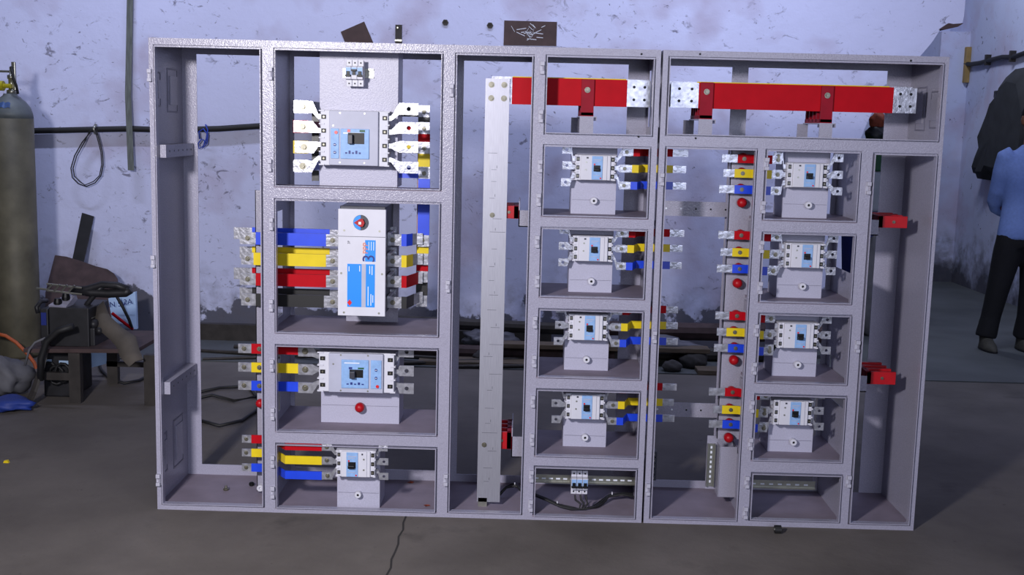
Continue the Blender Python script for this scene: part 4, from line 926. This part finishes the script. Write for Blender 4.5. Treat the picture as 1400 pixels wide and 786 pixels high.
for txt, px, py in (('3N 5V', 161, 415), ('12A', 175, 412)):
    q = at(px, py, 3.02-.02*0); text(txt, .05, NAVY, lb, (q.x, q.y-.035, q.z), (math.pi/2, -.12, 0))
lb2 = leaner('printed_sheet', 'pale blue board standing on the floor under the bench', 'board', [(110,476),(150,470),(150,496),(112,506)], 2.24, 2.20, LBLUE, .02)
for lab, pts, m_ in (('red cable hanging in front of the light blue board', ((153,428),(163,436),(172,443),(182,450)), SRED), ('dark cable hanging in front of the light blue board', ((160,406),(168,420),(176,436),(181,450)), RUBBER)):
    pp = [at(a, b, 2.955) for a, b in pts]; o = MB().tube(pp, .010, 7).build('loose_cable', m_, smooth=True, origin=pp[-1]); tag(o, lab, 'cable')
# dark transformer on the floor below the bench
x0, x1, y0, y1, z0, z1 = pbox(58, 100, 482, 535, 1.72, .28); tr_ = thing('transformer', 'dark boxy transformer with blue markings on the floor below the bench', 'transformer', ((x0+x1)/2, 1.85, 0))
MB().box(x0, x1, y0, y1, 0, z1).build('case', BLKM, tr_, bevel=.01)
MB().box(x0+.02, x0+.05, y0-.004, y0, z1-.06, z1-.035).box(x1-.07, x1-.02, y0-.004, y0, z1-.06, z1-.04).build('blue_mark', LBLUE, tr_)
for k in range(3):
    q = at(68+k*10, 508+4*(k % 2), 1.70); MB().tube([q+Vector((.04*math.cos(t), -.012*k, .05*math.sin(t))) for t in [i*.6 for i in range(10)]], .008, 6).build('cable_turn', RUBBER, tr_, True)
for lab, pts, y in (('thin grey cable looping over the bench corner', ((34,500),(40,478),(48,468),(62,462)), 1.56), ('black hose draped from the machine down to the bench leg', ((100,446),(80,452),(64,466),(56,490),(55,520)), 1.54)):
    pp = [at(a, b, y) for a, b in pts]; o = MB().tube(pp, .006 if y > 1.55 else .018, 7).build('loose_cable', SACK if y > 1.55 else RUBBER, smooth=True, origin=pp[-1]); tag(o, lab, 'cable')
pp = [ground(a, b, .012) for a, b in ((130,480),(138,505),(150,518),(170,524),(190,520),(205,512))]; o = MB().tube(pp, .009, 7).build('loose_cable', RUBBER, smooth=True, origin=pp[2]); tag(o, 'black cable trailing on the floor below the bench', 'cable')

# ------------------------------------------------------------------ scrap along the back wall, seen through the cabinet
o = thing('steel_channel', 'long dark steel channel lying along the foot of the back wall', 'channel', (.3, 3.40, 0))
MB().box(-.95, 1.6, 3.40, 3.41, 0, .115).box(-.95, 1.6, 3.41, 3.46, .105, .115).box(-.95, 1.6, 3.41, 3.46, 0, .01).build('web', IRON, o)
def rod(nm, label, cat, a_, b_, r_, m_): 
    a_, b_ = Vector(a_), Vector(b_); o = MB().tube([a_, a_.lerp(b_, .5), b_], r_, 10).build(nm, m_, smooth=False, origin=a_.lerp(b_, .5)-Vector((0, 0, r_))); tag(o, label, cat); return o
rod('steel_pipe', 'thick brown pipe lying along the wall, seen in the tall compartment right of the joint', 'pipe', (1.9, 3.28, .17), (3.5, 3.34, .17), .06, RUST)
rod('steel_pipe', 'thinner pipe in front of the thick brown pipe, right of the joint', 'pipe', (1.7, 3.12, .05), (3.3, 3.18, .05), .045, IRON)
rod('steel_pipe', 'rusty pipe behind the tall aluminium bar', 'pipe', (.7, 3.05, .045), (2.0, 2.98, .045), .045, RUST)
rod('steel_pipe', 'dark pipe resting on the channel behind the breakers', 'pipe', (.5, 3.3, .19), (1.9, 3.3, .16), .04, IRON)
for k, (xa, ya, xb, yb, r_) in enumerate(((-.7,3.0,.6,2.75,.012),(-.6,2.75,.7,3.05,.010),(-.5,3.15,.9,2.85,.014),(.4,2.7,1.5,2.95,.012),(1.0,2.72,2.2,2.85,.012))):
    rod('steel_rod', ('thin rod slanting on the floor in the left tall compartment view', 'second thin rod crossing it in the left tall compartment view', 'rod nearest the wall in the left tall compartment view', 'thin rod on the floor behind the three-pole breaker', 'thin rod on the floor behind the tall aluminium bar')[k], 'rod', (xa, ya, r_), (xb, yb, r_+.02), r_, IRON)
for k, (xa, xb, ya, yb, z, lab) in enumerate(((.75,1.9,2.78,2.95,.0,'dirty plank on the floor behind the tall aluminium bar'),(1.2,2.6,2.9,3.02,.10,'plank lying on the scrap behind the dark joint'),(2.5,3.4,2.72,2.86,.0,'plank on the floor behind the right-hand small breakers'))):
    o = MB().box(xa, xb, ya, yb, z, z+.03).build('wooden_plank', WOOD, bevel=.004, origin=((xa+xb)/2, (ya+yb)/2, z)); tag(o, lab, 'plank')
stl = [(1.15,2.95,.07),(1.45,3.15,.08),(1.75,2.9,.06),(2.15,2.86,.09),(2.35,2.80,.07),(2.5,2.93,.10),(2.02,3.0,.09),(2.75,2.95,.08)]
for k, (x, y, s) in enumerate(stl):
    lump('rubble_stone', ('lump of rubble furthest left behind the aluminium bar', 'lump of rubble against the wall behind the aluminium bar', 'small lump of rubble behind the left small breakers', 'lump of rubble in the tall compartment view, left one', 'smaller lump of rubble in the tall compartment view, middle', 'largest lump of rubble in the tall compartment view', 'lump of rubble just behind the dark joint', 'lump of rubble behind the right-hand small breakers')[k], 'rubble', (x, y, 0), s*.9, s*.7, s*.55, STONE, 20+k, .12)
lump('plastic_sheet', 'crumpled plastic sheet on the scrap behind the tall compartment right of the joint', 'plastic sheet', (2.2, 3.08, .06), .34, .12, .06, PLASF, 31, .25)
lump('white_rag', 'pale rag lying on the scrap behind the tall aluminium bar', 'rag', (1.18, 3.22, .05), .16, .09, .05, PLASF, 37, .25)
for lab, pts in (('black cable looping on the floor in the left tall compartment view', ((268,545),(290,540),(320,548),(350,542),(340,528),(300,530),(272,536))), ('cable trailing across the floor behind the bar ends', ((264,572),(300,582),(330,575),(352,560),(356,545)))):
    pp = [ground(a, b, .012) for a, b in pts]; o = MB().tube(pp, .009, 7).build('loose_cable', RUBBER, smooth=True, origin=pp[0]); tag(o, lab, 'cable')

# ------------------------------------------------------------------ right-hand side: wall fittings, stored things, jacket
q = at(1318, 90, 5.2)
def rw(px, py, off=0.0):                   # point on the right wall (plane x = 5.85)
    d = FW + RT*((px-700)/FPX) - UP*((py-393)/FPX); t = (5.85-off-CX)/d.x
    return Vector((CX, CY, CZ))+d*t
pa, pb = rw(1312, 67), rw(1325, 113)
sb = thing('switch_board', 'narrow yellowed wooden switch board on the right wall', 'board', (5.84, (pa.y+pb.y)/2, pb.z))
MB().box(5.80, 5.85, pb.y, pa.y, pb.z, pa.z).build('board', WOODBOX, sb, bevel=.004); MB().box(5.79, 5.80, pb.y+.06, pa.y-.06, pb.z+.05, pa.z-.05).build('cover', GPLAST, sb)
pp = [rw(px, py, .03) for px, py in ((1298,84),(1309,85),(1326,88),(1340,86),(1354,82),(1370,78),(1385,78),(1402,72),(1425,66))]
o = MB().tube(pp, .022, 8).build('wall_cable', RUBBER, smooth=True, origin=pp[4]); tag(o, 'black cable running along the right wall past the wooden board', 'cable')
for px, py in ((1354, 82), (1388, 77)):
    p = rw(px, py); c = MB().box(5.80, 5.85, p.y-.02, p.y+.02, p.z-.05, p.z+.05).build('cable_clip', IRON, None, origin=(5.85, p.y, p.z-.05)); tag(c, 'iron clip on the right wall cable, %s the jacket' % ('left of' if px < 1360 else 'above'), 'clip')
p = rw(1372, 130); o = MB().box(5.77, 5.85, p.y-.04, p.y+.04, p.z-.03, p.z+.04).build('coat_peg', BLKM, bevel=.01, origin=(5.85, p.y, p.z)); tag(o, 'dark wall peg at the shoulder of the hanging jacket', 'peg')
# jacket hanging on the right wall
jo = [(1404,92),(1392,104),(1384,118),(1376,132),(1368,150),(1360,168),(1355,188),(1353,206),(1349,222),(1344,238),(1349,240),(1351,246),(1358,247),(1364,236),(1380,240),(1404,238),(1425,236),(1432,150),(1420,96)]
q = [rw(a, b) for a, b in jo]; c = sum(q, Vector())/len(q); mb = MB(); n_ = len(q); vs_ = []
for layer, (dx, k) in enumerate(((-.01, 1.0), (-.10, .97), (-.15, .80))):
    for i, v in enumerate(q):
        w_ = c+(v-c)*k; vs_.append((5.85+dx-.012*math.sin(i*2.4)*(layer > 0), w_.y, w_.z))
mb.add(vs_, [(L*n_+i, L*n_+(i+1) % n_, (L+1)*n_+(i+1) % n_, (L+1)*n_+i) for L in range(2) for i in range(n_)])
mb.add([(5.70, c.y, c.z)]+vs_[2*n_:], [(0, 1+i, 1+(i+1) % n_) for i in range(n_)]); mb.add(vs_[:n_], [tuple(range(n_))])
o = mb.build('hanging_jacket', JACK, smooth=True, origin=(5.85, c.y, min(v.z for v in q))); tag(o, 'dark jacket hanging on the right wall behind the person', 'jacket')
# stored things in the space behind the broken wall end
gx = at(1201, 225, 5.2)
o = thing('green_crate', 'dark green crate on the stack behind the broken wall end', 'crate', (gx.x, 5.4, at(1201, 234, 5.2).z)); zc0, zc1 = at(1201, 234, 5.2).z, at(1201, 205, 5.2).z
MB().box(gx.x-.22, gx.x+.3, 5.2, 5.6, zc0, zc1+.05).build('crate_body', GREENP, o, bevel=.01); MB().box(gx.x-.23, gx.x+.31, 5.19, 5.61, zc1+.03, zc1+.06).build('crate_rim', GREENP, o, bevel=.005)
o = thing('white_canister', 'white plastic canister below the dark green crate', 'canister', (gx.x, 5.3, at(1201, 290, 5.2).z)); za, zb_ = at(1201, 290, 5.2).z, zc0
MB().box(gx.x-.2, gx.x+.09, 5.2, 5.5, za, zb_).build('canister_body', CANW, o, bevel=.03); MB().box(gx.x+.10, gx.x+.12, 5.22, 5.24, za, zb_).box(gx.x+.06, gx.x+.13, 5.19, 5.21, za+.17, za+.19).build('wire_cage', GREENP, o)
zc_ = at(1198, 340, 5.2).z
o = thing('blue_drum', 'dark blue drum standing under the white canister', 'drum', (gx.x-.02, 5.35, 0)); MB().lathe([(.22, 0), (.22, .3), (.23, .31), (.22, .32), (.22, za)], (gx.x-.02, 5.42, 0), n=24).build('drum_body', DBLUE, o, True); MB().lathe([(.232, za-.06), (.232, za-.03)], (gx.x-.02, 5.42, 0), n=24).build('drum_hoop', BLKM, o, True)
sx_ = at(1183, 500, 4.2); o = lump('grey_cover_bundle', 'grey covered bundle standing on the floor behind the far right compartment', 'bundle', (sx_.x+.02, 4.3, 0), .12, .12, .40, SACK, 51, .08)
o = leaner('scrap_board', 'pale board lying askew in front of the blue drum', 'board', [(1184,376),(1214,384),(1214,389),(1184,383)], 4.9, 4.7, WOOD, .3)
bgx = at(1199, 180, 5.4)
lump('dark_bag', 'dark bag lying on the green crate beyond the broken wall edge', 'bag', (bgx.x, 5.4, zc1+.06), .09, .08, .075, BLKM, 62, .1)
lump('brown_bag', 'brown bag on top of the dark bag beyond the broken wall edge', 'bag', (bgx.x, 5.4, zc1+.06+.115), .07, .06, .07, LEAF, 61, .1)
#==PERSON==
# ------------------------------------------------------------------ person
YP = 3.85
pc = at(1394, 400, YP); PX = pc.x
g0 = ground(1394, 477); zf = lambda py: at(1394, py, YP).z
per = thing('person', 'person in light blue long-sleeved shirt and black trousers standing with hands behind the back', 'person', (PX, YP, 0), local=True)
def remesh(o, vox=.012, sm=6):
    r = o.modifiers.new('r', 'REMESH'); r.mode = 'VOXEL'; r.voxel_size = vox; r.use_smooth_shade = True
    s = o.modifiers.new('s', 'SMOOTH'); s.iterations = sm; s.factor = .5
zw, zs_, zk_ = .86, 1.43, .47
# shirt: torso and both sleeves, arms bent behind the back
mb = MB(); mb.loft([(-.005,0,.795,.185,.125),(0,0,.84,.19,.13),(0,0,.93,.18,.125),(0,-.005,1.05,.172,.12),(0,-.01,1.2,.185,.125),(0,-.005,1.31,.195,.12),(0,.0,1.385,.175,.10),(0,.005,1.43,.10,.075),(0,.005,1.465,.062,.062)], 24)
for s in (-1, 1):
    mb.tube([(s*.13,.0,1.385), (s*.168,.01,1.37), (s*.182,.03,1.27), (s*.188,.07,1.13), (s*.182,.12,1.06), (s*.15,.17,1.01), (s*.07,.19,.97)], [.07,.072,.066,.058,.055,.05,.045], 14)
sh = mb.build('shirt', SHIRT, per); remesh(sh, .013, 5)
mb = MB(); mb.box(-.012, .012, -.140, -.118, .82, 1.40); 
pk = MB(); pk.loft([(0,-.135,.80,.013,.006),(0,-.142,.84,.013,.006),(0,-.136,.95,.013,.006),(0,-.136,1.1,.013,.006),(0,-.143,1.2,.013,.006),(0,-.134,1.31,.013,.006),(0,-.112,1.385,.013,.006)], 8); pk.build('placket', SHIRT, sh, True)
for k in range(6): MB().cyl((0, -.146+.003*(k in (1, 2)), .90+.085*k), 'y', .006, .006, 8).build('button', WPLAST, sh)
for s in (-1, 1): MB().prism([(s*.01, 1.425), (s*.075, 1.475), (s*.085, 1.43), (s*.05, 1.385)], -.098, -.088).build('collar_wing', SHIRT, sh)
# trousers
mb = MB(); mb.loft([(0,0,.74,.165,.12),(0,0,.80,.178,.125),(0,0,.90,.165,.115)], 20)
lf, rf = (-.215, 0), (.06, .03)
for s, (fx, fy) in ((-1, lf), (1, rf)):
    hx = s*.088
    mb.tube([(hx,0,.84), (hx+(fx-hx)*.2,0,.68), (hx+(fx-hx)*.55,-.01,.45), (hx+(fx-hx)*.8,.0,.24), (fx,fy*.6,.09)], [.098,.098,.078,.068,.075], 16)
tz = mb.build('trousers', TROU, per); remesh(tz, .013, 4)
def shoe(fx, fy):
    mb = MB(); mb.loft([(fx,fy-.055,.0,.046,.13),(fx,fy-.055,.025,.047,.13),(fx,fy-.05,.05,.044,.118),(fx,fy-.02,.075,.040,.085),(fx,fy+.01,.105,.040,.052)], 18)
    o = mb.build('shoe', SHOE, per, True)
    MB().loft([(fx,fy-.055,.0,.049,.133),(fx,fy-.055,.016,.049,.133)], 18).build('sole', BLKM, o)
    for k in range(3): MB().tube([(fx-.02,fy-.06-.02*k,.082-.012*k),(fx,fy-.066-.02*k,.086-.012*k),(fx+.02,fy-.06-.02*k,.082-.012*k)], .004, 5).build('lace', BLKP, o)
shoe(*lf); shoe(*rf)
# body: head, neck, hands joined by forearms under the clothes
mb = MB(); mb.loft([(0,.01,.80,.14,.09),(0,.0,1.1,.14,.09),(0,0,1.34,.14,.08),(0,.01,1.42,.07,.06),(0,.01,1.47,.056,.058),(0,.005,1.52,.056,.060),(0,-.005,1.54,.058,.072),(0,-.01,1.58,.068,.088),(0,-.005,1.63,.074,.096),(0,.0,1.68,.074,.096),(0,.005,1.725,.058,.078),(0,.005,1.75,.025,.035)], 22)
mb.loft([(0,-.104,1.585,.012,.012),(0,-.115,1.60,.016,.018),(0,-.108,1.63,.009,.012),(0,-.096,1.655,.007,.01)], 10)     # nose
for s in (-1, 1):
    mb.loft([(s*.076,.01,1.60,.008,.014),(s*.081,.012,1.63,.010,.022),(s*.079,.012,1.66,.007,.016)], 8)                  # ears
    mb.tube([(s*.12,0,1.36),(s*.175,.03,1.27),(s*.182,.09,1.08),(s*.10,.18,.985),(s*.03,.205,.95)], [.05,.045,.04,.034,.028], 10)
    mb.tube([(s*.04,.20,.955),(-s*.0,.212,.925),(-s*.02,.215,.90)], [.028,.036,.03], 10)                                  # palm
    for k in range(4):
        b0 = Vector((-s*.015+s*(.02-.014*k), .217, .905-.003*k)); ln = (.062,.07,.066,.052)[k]
        mb.tube([b0, b0+Vector((-s*.008,.006,-ln*.45)), b0+Vector((-s*.014,-.002,-ln*.78)), b0+Vector((-s*.016,-.012,-ln))], [.009,.0088,.008,.006], 7)
    mb.tube([(s*.028,.21,.945),(s*.045,.222,.925),(s*.05,.224,.90),(s*.047,.22,.882)], [.012,.011,.0095,.007], 7)         # thumb
bd = mb.build('body', SKIN, per); remesh(bd, .007, 3)
for s in (-1, 1):
    e = MB().lathe([(.002, -.011), (.009, -.007), (.011, 0), (.009, .007)], (s*.03, -.092, 1.645), 'y', 12).build('eye', WPLAST, bd, True)
    MB().cyl((s*.03, -.1038, 1.645), 'y', .005, .002, 10).build('iris', BLKP, bd)
    MB().tube([(s*.012,-.105,1.668),(s*.03,-.104,1.674),(s*.05,-.09,1.668)], .004, 6).build('eyebrow', HAIR, bd)
MB().tube([(-.024,-.094,1.565),(0,-.102,1.567),(.024,-.094,1.565)], [.003,.0055,.003], 7).build('lips', DRED, bd)
hr = MB().loft([(0,.03,1.60,.070,.076),(0,.03,1.65,.082,.086),(0,.012,1.70,.082,.094),(0,.008,1.74,.068,.088),(0,.008,1.772,.03,.045)], 20).build('hair', HAIR, per); remesh(hr, .008, 2)
finish_local()
